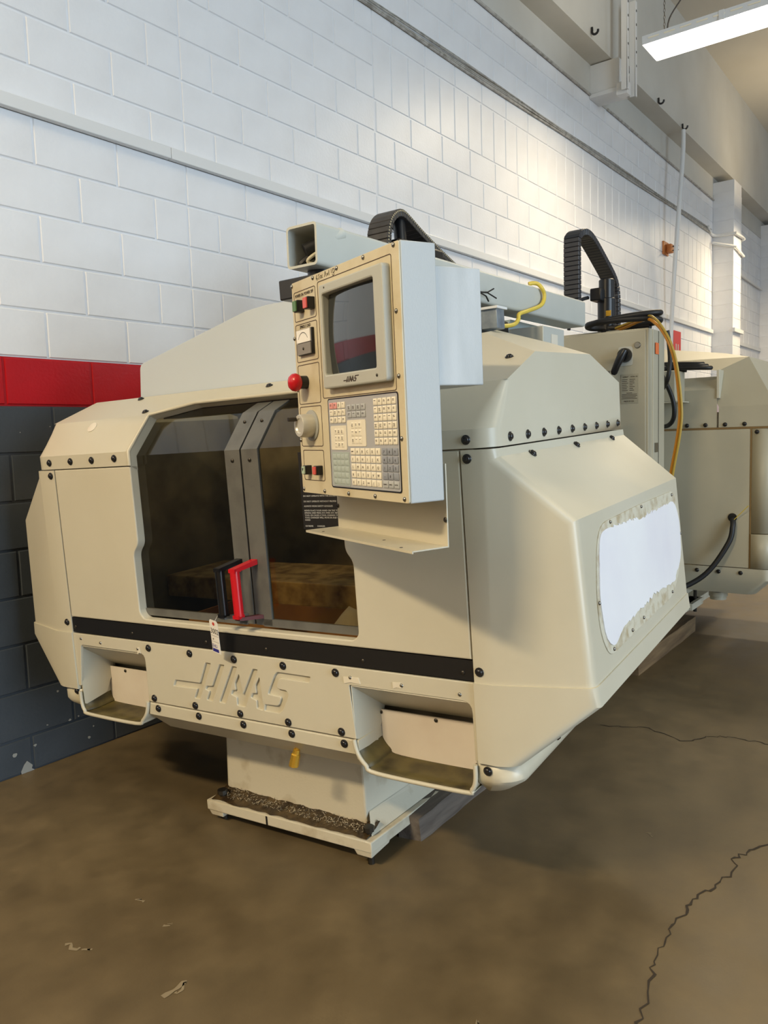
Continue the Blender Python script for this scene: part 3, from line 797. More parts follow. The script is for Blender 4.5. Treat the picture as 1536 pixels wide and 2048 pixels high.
# meter
MB().box((-.486, -.012, .358), (-.402, -.003, .424)).build('meter_body', BLACK, pend, smooth=20, bevel=.002)
pl_('meter_dial', [[(-.484, .390), (-.406, .390), (-.406, .422), (-.484, .422)]], .003, PAPER, -.0135)
pl_('meter_base', [[(-.484, .360), (-.406, .360), (-.406, .388), (-.484, .388)]], .004, mat('meter_grey', srgb(134, 130, 122), .4), -.013)
obj('screw', SCREW, pend, (-.446, -.0152, .374), (0, -1, 0)).scale = (.6, .6, .6)
arc = [(-.446 + .030 * math.cos(a), .384 + .030 * math.sin(a)) for a in [math.radians(30 + 12 * k) for k in range(11)]]
pl_('meter_scale', [arc + [(x, z + .0015) for x, z in reversed(arc)]], .0006, INK, -.0152)
# emergency stop and handwheel
MB().lathe([(.017, 0), (.017, .020), (.012, .022)], (-.463, -.003, .290), (0, -1, 0), 20).build('stop_collar', BLACK, pend)
MB().lathe([(.013, .018), (.021, .024), (.0235, .032), (.022, .040), (.016, .047), (.007, .050), (.0005, .0505)], (-.463, -.003, .290), (0, -1, 0), 24).build('emergency_stop', RED, pend, smooth=60)['label'] = 'red mushroom stop button'
MB().lathe([(.040, 0), (.040, .003), (.037, .004)], (-.443, -.004, .178), (0, -1, 0), 32).build('dial_ring', DIALM, pend)
MB().lathe([(.030, .003), (.030, .016), (.029, .036), (.0275, .038), (.020, .038), (.017, .0345), (.0005, .0345)], (-.443, -.004, .178), (0, -1, 0), 32).build('handwheel', KNOBM, pend)
MB().tube([(-.458, -.040, .196), (-.458, -.064, .196)], .0055, 10).build('wheel_peg', DARKSTEEL, pend)
# lettering
ms = [text('t', s, sz, None, False, (x, -.0046, z), PX, PZ, 'LEFT', .0002, .8) for s, sz, x, z in
      (('POWER ON', .0115, -.500, .508), ('POWER OFF', .0115, -.446, .508), ('SPINDLE LOAD', .0115, -.482, .428))]
for me in ms: me.materials.clear()
join('lettering', ms, TEXTDARK, pend)
hw = [[(-.372, .545), (-.376, .536), (-.371, .532), (-.368, .536), (-.374, .537)], [(-.358, .545), (-.364, .543), (-.358, .539), (-.363, .533)], [(-.353, .540), (-.349, .541), (-.353, .534), (-.347, .534)], [(-.343, .541), (-.346, .535), (-.341, .534)],
      [(-.332, .533), (-.327, .546), (-.322, .533)], [(-.318, .540), (-.316, .534), (-.312, .540)], [(-.308, .545), (-.308, .533)], [(-.296, .545), (-.296, .536)], [(-.290, .544), (-.285, .545), (-.289, .538), (-.284, .536), (-.290, .535)], [(-.282, .544), (-.277, .540), (-.283, .535)], [(-.292, .533), (-.288, .528), (-.282, .531), (-.286, .535)]]
mb = MB()
for stroke in hw: mb.tube([(x, -.0044, z) for x, z in stroke], .0007, 4)
mb.build('handwriting', INK, pend)
# keypad
pl_('keypad_panel', [rrect(-.345, .0245, -.0275, .2385, .006, 3), ], .002, KEYPANEL, -.0046, .0005)
pl_('keypad_frame', [rrect(-.3475, .022, -.025, .241, .007, 3), rrect(-.3445, .025, -.028, .238, .005, 3)], .0012, BLACK, -.0050)
U = lambda u: -.3445 + u * .3165
W_ = lambda v: .238 - v * .213
pl_('keypad_field', [rrect(U(.025), W_(.575), U(.275), W_(.30), .004, 3)], .0012, KEYCREAM, -.0060); pl_('keypad_field', [rrect(U(.29), W_(.535), U(.565), W_(.245), .004, 3)], .0012, KEYCREAM, -.0060)
pl_('keypad_field', [rrect(U(.025), W_(.985), U(.30), W_(.60), .003, 3)], .0012, KEYTEAL, -.0060)
kc = {}
legend = []


def keys(u0, v0, u1, v1, nc, nr, m, letters=None, blank=False, skip=(), gap=.0012, mats=None):
    cw = (u1 - u0) * .3165 / nc; ch = (v1 - v0) * .213 / nr
    for j in range(nr):
        for i in range(nc):
            if (i, j) in skip: continue
            mm = (mats or {}).get((i, j), m)
            key = (round(cw, 4), round(ch, 4), mm.name)
            if key not in kc:
                kw, kh = cw / 2 - gap, ch / 2 - gap
                kb = MB()
                a = rrect(-kw, -kh, kw, kh, .0015, 2); b2 = rrect(-kw + .0022, -kh + .0022, kw - .0022, kh - .0022, .0012, 2); nn = len(a)
                kb.add([(x, 0, z) for x, z in a] + [(x, -.0016, z) for x, z in a] + [(x, -.0026, z) for x, z in b2], [(q, (q + 1) % nn, (q + 1) % nn + nn, q + nn) for q in range(nn)] + [(q + nn, (q + 1) % nn + nn, (q + 1) % nn + 2 * nn, q + 2 * nn) for q in range(nn)] + [tuple(range(2 * nn, 3 * nn))])
                kc[key] = kb.mesh('key', mm, smooth=40)
            x = U(u0) + (i + .5) * cw; z = W_(v0) - (j + .5) * ch
            obj('key', kc[key], pend, (x, -.0054, z))
            if letters and letters[j][i]:
                s = letters[j][i]; me = text('t', s, .0085 if len(s) == 1 else .0042, None, False, (x, -.0082, z - (.003 if len(s) == 1 else .0015)), PX, PZ, 'CENTER', .0002); me.materials.clear(); legend.append(me)
            elif not blank:
                lb = MB()
                for q in range(random.choice((1, 2, 2, 3))): lb.box((x - cw * .22 * random.uniform(.6, 1), -.0083, z + .0022 - q * .0026), (x + cw * .22 * random.uniform(.6, 1), -.0079, z + .0034 - q * .0026))
                legend.append(lb.mesh('t', None, smooth=0))


keys(.685, .03, .99, .525, 5, 6, KEYCREAM)
keys(.325, .55, .76, .975, 6, 5, KEYCREAM, [list(['SHIFT']) + list('ABCDE'), list('FGHIJK'), list('LMNOPQ'), list('RSTUVW'), ['X', 'Y', 'Z', 'EOB', '(', ')']])
keys(.775, .55, .99, .975, 3, 5, KEYGREY, [list('789'), list('456'), list('123'), list('-0.'), ['CANCEL', 'SPACE', 'ENTER']], mats={(i, j): KEYDARK for i in range(3) for j in range(4)})
keys(.04, .62, .29, .975, 4, 5, KEYTEAL, blank=True)
keys(.085, .33, .235, .555, 3, 3, KEYCREAM); keys(.35, .262, .51, .515, 3, 3, KEYCREAM)
keys(.02, .03, .275, .275, 4, 3, KEYCREAM, mats={(0, 0): KEYRED, (1, 0): KEYRED})
keys(.30, .07, .575, .225, 4, 2, KEYGREY)
join('key_legends', legend, TEXTDARK, pend)['kind'] = 'stuff'
# shelf hung under the pendant
sh = MB(); sh.box((-.52, .099, -.105), (-.008, .102, .08)); sh.box((-.53, .005, -.107), (-.008, .102, -.104)); sh.box((-.53, .003, -.110), (-.008, .006, -.104))
sh.build('pendant_shelf', PAINT, pend, smooth=0)
for x in (-.515, -.012): obj('screw', SCREW, pend, (x, .098, -.045), (0, -1, 0))
for x, y in ((-.46, .02), (-.07, .015), (-.20, .05)): MB().lathe([(.004, 0), (.004, .0006), (.0005, .0006)], (x, y, -.104), (0, 0, 1), 10).build('shelf_hole', BLACK, pend)

# --- arm: square tube with swivel, reaching back to the column
ax0, ax1, ay0, ay1, az0, az1 = 1.706, 3.60, 1.487, 1.602, 1.885, 2.003
mb = MB(); t_ = .007
lo_ = rrect(ay0, az0, ay1, az1, .012, 3); li_ = rrect(ay0 + t_, az0 + t_, ay1 - t_, az1 - t_, .007, 3)
nn = len(lo_)
vs_ = [WL(ax0, y, z) for y, z in lo_] + [WL(ax1, y, z) for y, z in lo_] + [WL(ax0, y, z) for y, z in li_] + [WL(ax1, y, z) for y, z in li_]
F = []
for q in range(nn):
    r_ = (q + 1) % nn
    F += [(q, r_, nn + r_, nn + q), (2 * nn + q, 3 * nn + q, 3 * nn + r_, 2 * nn + r_), (q, 2 * nn + q, 2 * nn + r_, r_), (nn + q, nn + r_, 3 * nn + r_, 3 * nn + q)]
mb.add(vs_, F)
arm = mb.build('support_arm', GREYPAINT, mill, smooth=35)
wb_ = MB()
for q in ((ax1 - .006, ax1 - .002),): wb_.box((q[0], ay0 + .004, az0 + .004), (q[1], ay1 - .004, az1 - .004))
wb_.xf(MI).build('end_cap', GREYPAINT, arm, smooth=0)
MB().lathe([(.040, 0), (.040, -.012), (.034, -.013), (.034, -.16), (.045, -.165), (.045, -.20)], WL(1.79, 1.548, 1.884), MZ.xyz @ MI.to_3x3().transposed() if False else (0.03, -.02, 1), 24).build('swivel', BLACK, arm, smooth=30)
MB().tube(smooth_path([WL(1.80, 1.53, 1.915), WL(1.76, 1.55, 1.925), WL(1.735, 1.57, 1.905), WL(1.735, 1.578, 1.895)], 5), .010, 8).build('connector', RUBBER, arm)
MB().tube([WL(1.78, 1.515, 1.965), WL(1.735, 1.558, 1.935)], .021, 12).build('plug_body', RUBBER, arm)
MB().tube([WL(1.79, 1.505, 1.972), WL(1.83, 1.50, 1.99)], .019, 12).build('plug_collar', GREYPAINT, arm)
MB().tube(smooth_path([WL(1.82, 1.50, 1.96), WL(1.75, 1.52, 1.93), WL(1.73, 1.545, 1.905), WL(1.76, 1.53, 1.896), WL(1.86, 1.52, 1.897)], 6), .005, 8).build('wire', mat('wire_cream', srgb(206, 200, 176), .5), arm)
# dark block at the pendant's back, left of the swivel
MB().box((.04, -.42, 1.80), (.10, -.272, 1.857)).build('pendant_mount', BLACK, mill, smooth=20, bevel=.004)
MB().tube([(.06, -.55, 1.79), (.08, -.36, 1.82)], .025, 10).build('mount_bar', BLACK, mill)

# --- cable chain arching over the head (each link a plate)
def chain(parent_, pts, yr, yl, thick, nlinks, m, pinm, T=None, rib=True):
    P = smooth_path([V((x, 0, z)) for x, z in pts], 12)
    Ls = [0]
    for a, b_ in zip(P[:-1], P[1:]): Ls.append(Ls[-1] + (b_ - a).length)
    tot = Ls[-1]

    def at(s):
        for i in range(len(P) - 1):
            if Ls[i + 1] >= s: t = (s - Ls[i]) / max(1e-9, Ls[i + 1] - Ls[i]); return P[i].lerp(P[i + 1], t), (P[i + 1] - P[i]).normalized()
        return P[-1], (P[-1] - P[-2]).normalized()
    root = None
    for k in range(nlinks):
        p0, d0 = at(tot * k / nlinks); p1, d1 = at(tot * (k + .93) / nlinks)
        n0 = V((d0.z, 0, -d0.x)); n1 = V((d1.z, 0, -d1.x))   # inward normal
        mb = MB()
        vs = []
        for p, n_ in ((p0, n0), (p1, n1)):
            for yy in (yl, yr):
                for dd in (0, thick): q = p + n_ * dd; vs.append(V((q.x, yy, q.z)))
        # p0: yl out, yl in, yr out, yr in ; p1 same
        mb.add(vs, [(0, 2, 6, 4), (1, 5, 7, 3), (0, 4, 5, 1), (2, 3, 7, 6), (0, 1, 3, 2), (4, 6, 7, 5)])
        if T: mb.xf(T)
        if root is None: root = mb.build('cable_chain', m, parent_, smooth=0, bevel=.002, seg=1)
        else: mb.build('chain_link', m, root, smooth=0, bevel=.002, seg=1)
        if pinm:
            for s_ in (.3, .8):
                p, d = at(tot * (k + s_) / nlinks); n_ = V((d.z, 0, -d.x)); q = p + n_ * .008
                pm_ = MB().box((q.x - .003, yr - .0015, q.z - .003), (q.x + .003, yr + .001, q.z + .003))
                if T: pm_.xf(T)
                pm_.build('link_pin', pinm, root, smooth=0)
    return root


CHAINM = mat('chain_dark', srgb(70, 66, 62), .45, col2=srgb(52, 50, 48), nscale=12)
chain(mill, [(.955, 2.02), (.957, 2.10), (.962, 2.16), (.975, 2.205), (1.0, 2.245), (1.04, 2.275), (1.085, 2.29), (1.135, 2.284), (1.26, 2.234), (1.43, 2.175), (1.62, 2.115), (1.80, 2.05)], -.10, .0, .030, 40, CHAINM, mat('pin_pale', srgb(190, 176, 144), .5))
MB().lathe([(.026, -.25), (.026, -.01), (.022, 0), (.0005, 0)], (1.13, -.06, 2.275), (0, 0, 1), 20).build('drawbar_motor', BLACK, mill)
MB().box((1.03, -.12, 2.02), (1.40, .06, 2.165)).build('head_top', BLACK, mill, smooth=20, bevel=.01)
# junction box and loose wires on the hood behind the pendant
jb = MB().box((.735, -.645, 1.722), (.80, -.585, 1.79)).build('junction_box', mat('galvanised', srgb(150, 160, 168), .4, .6, col2=srgb(120, 130, 142), nscale=20), mill, smooth=20, bevel=.003)
MB().box((.725, -.652, 1.788), (.81, -.578, 1.796)).build('box_lid', WHITEMETAL, mill, smooth=0)
MB().box((.90, -.40, 1.70), (1.42, -.30, 1.825)).build('dark_duct', BLACK, mill, smooth=20, bevel=.01)
for w_ in ([(2.56, 1.455, 1.911), (2.576, 1.455, 1.912), (2.612, 1.455, 1.916), (2.66, 1.455, 1.935)], [(2.576, 1.457, 1.912), (2.615, 1.457, 1.915), (2.682, 1.457, 1.903)], [(2.56, 1.453, 1.906), (2.576, 1.453, 1.904), (2.597, 1.453, 1.90), (2.615, 1.453, 1.883)]): MB().tube([WL(*p) for p in w_], .0028, 6).build('loose_wire', RUBBER, mill)

# ------------------------------------------------------------------ small things around the front machine
# auction tag hanging from the black handle
T = MM
tp = empty('lot_tag', MM @ V((-.056, .03, .80)), 'white paper lot tag reading 3002 hanging from the black door handle', 'tag')
tm = MM @ Matrix.Translation((-.056, .022, .800)) @ Matrix.Rotation(math.radians(7), 4, 'X') @ Matrix.Rotation(math.radians(-10), 4, 'Z') @ Matrix.Rotation(math.radians(-8), 4, 'Y')
tp.matrix_world = tm
TY, TZ = (0, -1, 0), (0, 0, 1)
hole = [(.0 + .003 * math.cos(a), .044 + .003 * math.sin(a)) for a in [math.radians(36 * k) for k in range(10)]]
plate('card', [roundpoly([(-.021, -.056), (.021, -.056), (.021, .05), (.016, .056), (-.016, .056), (-.021, .05)], .002), hole], .0008, PAPER, tp, (0, 0, 0), TY, TZ)
plate('red_reinforcement', [[(.006 * math.cos(math.radians(30 * k)), .044 + .006 * math.sin(math.radians(30 * k))) for k in range(12)]], .0004, mat('tag_red', srgb(204, 70, 60), .6), tp, (-.0008, 0, 0), TY, TZ)
text('lot_number', '3002', .026, INK, tp, (-.0006, 0, .010), TY, (-.0, -.12, 1), 'CENTER', .0002, .78)
for z, x0, x1 in ((.002, -.019, .019), (-.018, -.019, .019)): plate('ruled_line', [[(x0, z), (x1, z), (x1, z + .0006), (x0, z + .0006)]], .0003, INK, tp, (-.0006, 0, 0), TY, TZ)
text('small_note', 'all', .008, INK, tp, (-.0006, .014, -.012), TY, TZ, 'LEFT', .0002)
plate('blue_band', [[(-.019, -.053), (.012, -.053), (.012, -.042), (-.019, -.042)]], .0003, INKBLUE, tp, (-.0006, 0, 0), TY, TZ)
text('printed_name', 'EHLI', .016, INKBLUE, tp, (-.0006, .019, -.038), TY, TZ, 'LEFT', .0002, .8)
MB().tube(smooth_path([(0, 0, .045), (.008, -.006, .060), (.010, -.014, .072)], 4), .0006, 5).build('string', PAPER, tp)

# chips on the base ledge
ch = MB()
for i in range(800):
    y = random.uniform(-.33, .345); x = random.uniform(.195, .262); z = .099 + random.uniform(0, .006) + max(0, x - .235) * .5
    a = random.uniform(0, 6.3); l = random.uniform(.004, .011); d = V((math.cos(a), math.sin(a), random.uniform(-.3, .6))) * l; e = V((-math.sin(a), math.cos(a), 0)) * .0013
    p = V((x, y, z)); ch.add([MM @ (p - e), MM @ (p + e), MM @ (p + d + e + V((0, 0, .001))), MM @ (p + d - e)], [(0, 1, 2, 3)])
tag(ch.build('metal_chips', CHIP, smooth=0, weld=False), 'glittering metal chips scattered along the front ledge of the base plate', 'chips', kind='stuff')

# cardboard box and cloth seen through the window
bx0, bx1, by0, by1, bz0, bz1 = .20, .43, -.40, .40, .50, .782
cbx = empty('cardboard_box', MM @ V((.25, -.14, .47)), 'open brown cardboard box behind the window at the bottom of the machine', 'box')
for nm, a, b_, m in (('box_wall', (bx0, by0, .492), (bx0 + .006, by1, bz1 - .012), CARD), ('box_wall', (bx1, by0, .492), (bx1 + .006, by1, bz1), CARD), ('box_side', (bx0, by0, .492), (bx1, by0 + .006, bz1 + .06), CARDRED), ('box_side', (bx0, by1, .492), (bx1, by1 + .006, bz1), CARD), ('box_floor', (bx0, by0, .492), (bx1, by1, .498), CARD)):
    o = MB().box(a, b_).xf(MM).xf(Matrix.Translation(-(MM @ V((.25, -.14, .47))))).build(nm, m, cbx, smooth=0)
rg = MB(); rows = []
for i in range(9):
    rows.append([])
    for j in range(9):
        u, v = i / 8, j / 8; hgt = math.exp(-((u - .5) ** 2 + (v - .45) ** 2) * 9) * .13
        rows[-1].append(MM @ V((.21 + u * .20, -.37 + v * .26, .70 + hgt + random.uniform(-.008, .008))))
rg.grid(rows); rag = rg.build('rag', CLOTH, smooth=60); rag.modifiers.new('thickness', 'SOLIDIFY').thickness = .004
tag(rag, 'crumpled white rag lying in the cardboard box behind the window', 'rag')


def timber(name, a, b_, wd, h, m, label, sub=None):
    a = V(a); b_ = V(b_); d = (b_ - a).normalized(); s = V((-d.y, d.x, 0)) * wd; n = 14; rows = []
    for i in range(n + 1):
        p = a.lerp(b_, i / n); j = lambda k=.003: random.uniform(-k, k)
        e = .012 if i == 0 else 0
        rows.append([p + V((j() + e, j(), .0)), p + V((j(), j(), h)), p + s + V((j(), j(), h + j())), p + s + V((j(), j(), .0)), p + V((j() * 0 + e, 0, 0))])
        rows[-1][4] = rows[-1][0]
    mb = MB().grid(rows); mb.add(rows[0][:4], [(0, 1, 2, 3)]); mb.add(rows[-1][:4], [(3, 2, 1, 0)])
    o = mb.build(name, m, smooth=30); return tag(o, label, 'timber')


timber('timber', (2.125, 1.488, 0), (3.25, 1.53, 0), .085, .088, WOODGREY, 'weathered grey timber lying on the floor beside the front machine base')
timber('timber', (4.33, 1.488, 0), (5.52, 1.50, 0), .10, .105, WOODTAN, 'brown timber block under the base of the rear machine')

# ------------------------------------------------------------------ rear machine
rear = empty('milling_machine', (5.0, 1.88, 0), 'second beige milling machine behind the front one, cut off by the right edge', 'machine')
rear.matrix_world = Matrix.Translation((5.0, 1.88, 0))
RX = -1.88


def rb(a, b_): return MB().box((a[0] - 5, a[1] + RX, a[2]), (b_[0] - 5, b_[1] + RX, b_[2]))


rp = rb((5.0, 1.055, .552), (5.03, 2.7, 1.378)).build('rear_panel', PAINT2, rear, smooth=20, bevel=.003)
# corner cover to the right of the seam: upper and lower piece
for z0, z1 in ((.762, 1.378), (.552, .757)):
    mb = MB(); rows = []
    for z in (z0, z1):
        row = [V((0, 1.045 + RX, z)), V((0, .985 + RX, z))] + [V((.05 * (1 - math.cos(a)), .985 + RX - .05 * math.sin(a), z)) for a in [math.pi / 2 * k / 6 for k in range(1, 7)]] + [V((.25, .93 + RX, z)), V((.9, .93 + RX, z))]
        if z0 < .6: row = [V((p.x - .006, p.y, p.z)) for p in row]
        rows.append(row)
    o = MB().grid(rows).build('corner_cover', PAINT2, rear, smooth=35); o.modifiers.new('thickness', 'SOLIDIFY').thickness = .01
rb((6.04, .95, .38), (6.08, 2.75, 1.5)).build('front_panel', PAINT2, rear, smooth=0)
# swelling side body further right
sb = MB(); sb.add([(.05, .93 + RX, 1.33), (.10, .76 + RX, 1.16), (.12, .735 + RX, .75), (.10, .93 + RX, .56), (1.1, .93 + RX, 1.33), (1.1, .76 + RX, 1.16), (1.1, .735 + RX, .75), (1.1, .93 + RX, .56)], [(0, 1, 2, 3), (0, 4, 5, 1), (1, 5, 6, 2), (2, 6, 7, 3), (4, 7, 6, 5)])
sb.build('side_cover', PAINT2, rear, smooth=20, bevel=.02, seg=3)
caps(rp, [(-.001, y + RX, 1.345 + .0) for y in ()])
# hood with hip end
hb = MB()
A = [(0, 1.232, 1.392), (0, .935, 1.392), (0, .925, 1.515), (0, 1.232, 1.515)]
hb.add([(x, y + RX, z) for x, y, z in A], [(0, 1, 2, 3)])
B_ = [(0, 1.232, 1.515), (0, .925, 1.515), (.14, 1.065, 1.80), (.14, 1.232, 1.80), (.14, 1.232, 1.80)]
hb.add([(0, 1.232 + RX, 1.515), (0, .925 + RX, 1.515), (.10, 1.09 + RX, 1.805), (.10, 1.262 + RX, 1.735), (.02, 1.262 + RX, 1.56)], [(0, 1, 2, 3, 4)])
hb.add([(.10, 1.262 + RX, 1.735), (.10, 1.09 + RX, 1.805), (.35, 1.30 + RX, 1.86), (.42, 1.75 + RX, 1.93), (.16, 1.75 + RX, 1.82)], [(0, 1, 2, 3, 4)])
hb.add([(0, .925 + RX, 1.392), (1.1, .925 + RX, 1.392), (1.1, .925 + RX, 1.515), (0, .925 + RX, 1.515), (.85, 1.09 + RX, 1.805), (.10, 1.09 + RX, 1.805)], [(0, 1, 2, 3), (3, 2, 4, 5)])
hb.add([(.10, 1.09 + RX, 1.805), (.85, 1.09 + RX, 1.805), (.8, 1.75 + RX, 1.95), (.42, 1.75 + RX, 1.93), (.35, 1.30 + RX, 1.86)], [(0, 1, 2, 3, 4)])
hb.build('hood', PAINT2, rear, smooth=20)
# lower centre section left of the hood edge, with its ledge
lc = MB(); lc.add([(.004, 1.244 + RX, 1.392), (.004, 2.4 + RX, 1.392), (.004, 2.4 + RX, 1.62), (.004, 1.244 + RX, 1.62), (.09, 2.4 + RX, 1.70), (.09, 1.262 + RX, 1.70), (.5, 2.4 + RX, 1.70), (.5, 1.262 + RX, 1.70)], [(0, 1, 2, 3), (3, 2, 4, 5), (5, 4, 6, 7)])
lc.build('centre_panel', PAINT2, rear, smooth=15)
rb((5.0 - .004, 1.230, 1.565), (5.12, 1.246, 1.735)).build('edge_flange', PAINT, rear, smooth=20, bevel=.003)
for y in (1.416, 1.308, 1.196, 1.088): obj('bolt_cap', CAP, rear, (-.001, y + RX, 1.408), FR)
obj('bolt_cap', CAP, rear, (-.001, 1.02 + RX, 1.36), FR)
RUST = mat('seam_rust', srgb(128, 102, 62), .8)
rb((4.999, 1.2, 1.379), (5.001, 2.3, 1.391)).box((-.001, .95 + RX, 1.379), (.001, 1.2 + RX, 1.391)).build('seam', RUST, rear, smooth=0)
rb((4.9985, 1.046, .55), (5.001, 1.054, 1.38)).build('seam', RUST, rear, smooth=0)
# bottom pan
bpn = MB(); rows = []
for z, ins, r in ((.548, 0, .05), (.48, 0, .05), (.385, .035, .06), (.375, .12, .06)):
    rows.append([V((ins, 2.7 + RX, z)), V((ins, .985 + ins * 3 + RX, z))] + [V((ins + r * (1 - math.cos(a)), .985 + ins * 3 + RX - r * math.sin(a), z)) for a in [math.pi / 2 * k / 5 for k in range(1, 6)]] + [V((1.06, .935 + ins * 3 + RX, z))])
bpn.grid(rows); bpn.add([rows[-1][0], rows[-1][1], rows[-1][-1], V((1.06, 2.7 + RX, .375))], [(0, 1, 2, 3)])
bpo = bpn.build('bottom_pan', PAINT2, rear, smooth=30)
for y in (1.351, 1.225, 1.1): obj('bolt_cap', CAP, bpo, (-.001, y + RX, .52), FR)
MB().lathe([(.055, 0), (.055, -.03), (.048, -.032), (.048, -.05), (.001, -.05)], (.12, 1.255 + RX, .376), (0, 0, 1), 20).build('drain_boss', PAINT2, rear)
# drain hose
MB().tube(smooth_path([(-.004, 1.147 + RX, .845), (-.03, 1.14 + RX, .80), (-.05, 1.16 + RX, .70), (-.10, 1.27 + RX, .52), (-.18, 1.42 + RX, .42), (-.30, 1.62 + RX, .36), (-.4, 1.85 + RX, .34)], 7), .016, 10).build('drain_hose', RUBBER, rear, smooth=60)
MB().lathe([(.026, -.002), (.026, .003), (.02, .004)], (-.001, 1.149 + RX, .853), FR, 16).build('hose_grommet', BLACK, rear)
MB().tube([(-.02, 1.149 + RX, .838), (-.02, 1.135 + RX, .842), (-.05, 1.05 + RX, .93)], .0025, 5).build('cable_tie', YELLOW, rear)
# base with plate, bolt
bsp = MB().box((-.35, -.40, .19), (1.3, .40, .235)).build('base_plate', BASEP, rear, smooth=20, bevel=.004)
MB().box((-.25, -.30, .235), (1.2, .30, .5)).build('base_column', BASEP, rear, smooth=20, bevel=.006)
for x in (.49, -.30): MB().lathe([(.012, -.09), (.012, .06), (.021, .061), (.021, .08), (.008, .081)], (x, -.385, .235), (0, 0, 1), 8).build('levelling_bolt', DARKSTEEL, bsp)
MB().box((.30, -.42, .19), (.56, -.33, .235)).build('plate_lug', BASEP, bsp, smooth=20, bevel=.003)
# electrical cabinet
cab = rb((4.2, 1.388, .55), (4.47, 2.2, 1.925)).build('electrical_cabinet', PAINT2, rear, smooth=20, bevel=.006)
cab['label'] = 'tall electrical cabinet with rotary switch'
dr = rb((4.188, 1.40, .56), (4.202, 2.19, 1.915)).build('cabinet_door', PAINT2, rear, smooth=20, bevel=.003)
rb((4.262, 1.384, .56), (4.268, 1.389, 1.92)).build('cabinet_seam', PAINT, cab, smooth=0)
rb((4.36, 1.3845, .56), (4.363, 1.389, 1.92)).build('cabinet_seam', mat('seam_dark', srgb(120, 116, 104), .6), cab, smooth=0)
cx = 4.187 - 5
plate('switch_plate', [roundpoly([(1.545 + RX, 1.735), (1.468 + RX, 1.735), (1.468 + RX, 1.835), (1.545 + RX, 1.835)], .012)], .003, mat('switch_silver', srgb(196, 196, 186), .4), dr, (cx, 0, 0), (0, 1, 0), (0, 0, 1))
MB().lathe([(.038, 0), (.038, .018), (.034, .03), (.001, .03)], (cx, 1.507 + RX, 1.79), FR, 20).build('switch_hub', BLACK, dr)
MB().tube([(cx - .036, 1.497 + RX, 1.815), (cx - .044, 1.515 + RX, 1.78), (cx - .046, 1.535 + RX, 1.74), (cx - .044, 1.553 + RX, 1.70), (cx - .042, 1.557 + RX, 1.692)], [.018, .022, .019, .018, .012], 12).build('switch_lever', BLACK, dr, smooth=60)
MB().lathe([(.017, 0), (.017, .004), (.014, .008), (.001, .008)], (cx, 1.441 + RX, 1.838), FR, 16).build('door_lock', STEEL, dr)
plate('latch_plate', [rrect(1.575 + RX, 1.62, 1.63 + RX, 1.74, .012, 3)], .003, PAINT2, dr, (cx, 0, 0), (0, 1, 0), (0, 0, 1)); MB().box((cx - .008, 1.59 + RX, 1.63), (cx, 1.605 + RX, 1.715)).build('latch_bar', STEEL, dr)
for y, z in ((1.622, 1.728), (1.582, 1.69)): obj('screw', SCREWS, dr, (cx - .001, y + RX, z), FR)
npl = plate('nameplate', [[(1.531 + RX, 1.535), (1.437 + RX, 1.535), (1.437 + RX, 1.69), (1.531 + RX, 1.69)]], .002, NAMEPL, dr, (cx, 0, 0), (0, 1, 0), (0, 0, 1))
ms = []
NY, NZ = (0, -1, 0), (0, 0, 1)
for s, sz, y, z in (('MODEL VF1', .0095, 1.479, 1.672), ('MADE IN USA', .011, 1.514, 1.543)):
    ms.append(text('t', s, sz, None, False, (cx - .0015, y + RX, z), NY, NZ, 'LEFT', .0002, .8))
for i in range(7):
    for ya, yb in ((1.525, 1.525 - random.uniform(.024, .034)), (1.484, 1.484 - random.uniform(.012, .032))): ms.append(MB().box((cx - .0016, yb + RX, 1.66 - i * .0095), (cx - .0012, ya + RX, 1.6625 - i * .0095)).mesh('t', None, smooth=0))
for i, (ya, yb) in enumerate(((1.500, 1.470), (1.526, 1.444), (1.527, 1.443), (1.525, 1.45), (1.527, 1.443))): ms.append(MB().box((cx - .0016, yb + RX, 1.589 - i * .0075), (cx - .0012, ya + RX, 1.5915 - i * .0075)).mesh('t', None, smooth=0))
for g in LOGO: ms.append(plate('l', [[(-1.506 - p[0] * -.0 - RX * 1 + (-p[0] * .065), 1.6755 + (p[1] - .623) * .055) for p in g]], .0004, None, None, (cx - .0015, 0, 0), NY, NZ, mesh_only=True))
for me in ms: me.materials.clear()
q = join('nameplate_print', ms, TEXTDARK, npl.parent); q['kind'] = 'stuff'
plate('orange_label', [[(4.30 - 5, 1.795), (4.355 - 5, 1.795), (4.355 - 5, 1.855), (4.30 - 5, 1.855)]], .001, ORANGELBL, cab, (0, 1.3835 + RX, 0), (1, 0, 0), (0, 0, 1))
rb((4.30, 1.382, 1.27), (4.345, 1.389, 1.32)).build('hinge_catch', STEEL, cab, smooth=0)
# bracket box beside the cabinet, on the rear panel
rb((4.80, 1.43, 1.555), (5.0, 1.72, 1.735)).build('bracket_box', PAINT2, rear, smooth=20, bevel=.006)
rb((4.79, 1.405, 1.548), (5.0, 1.74, 1.554)).build('bracket_shelf', PAINT, rear, smooth=0)
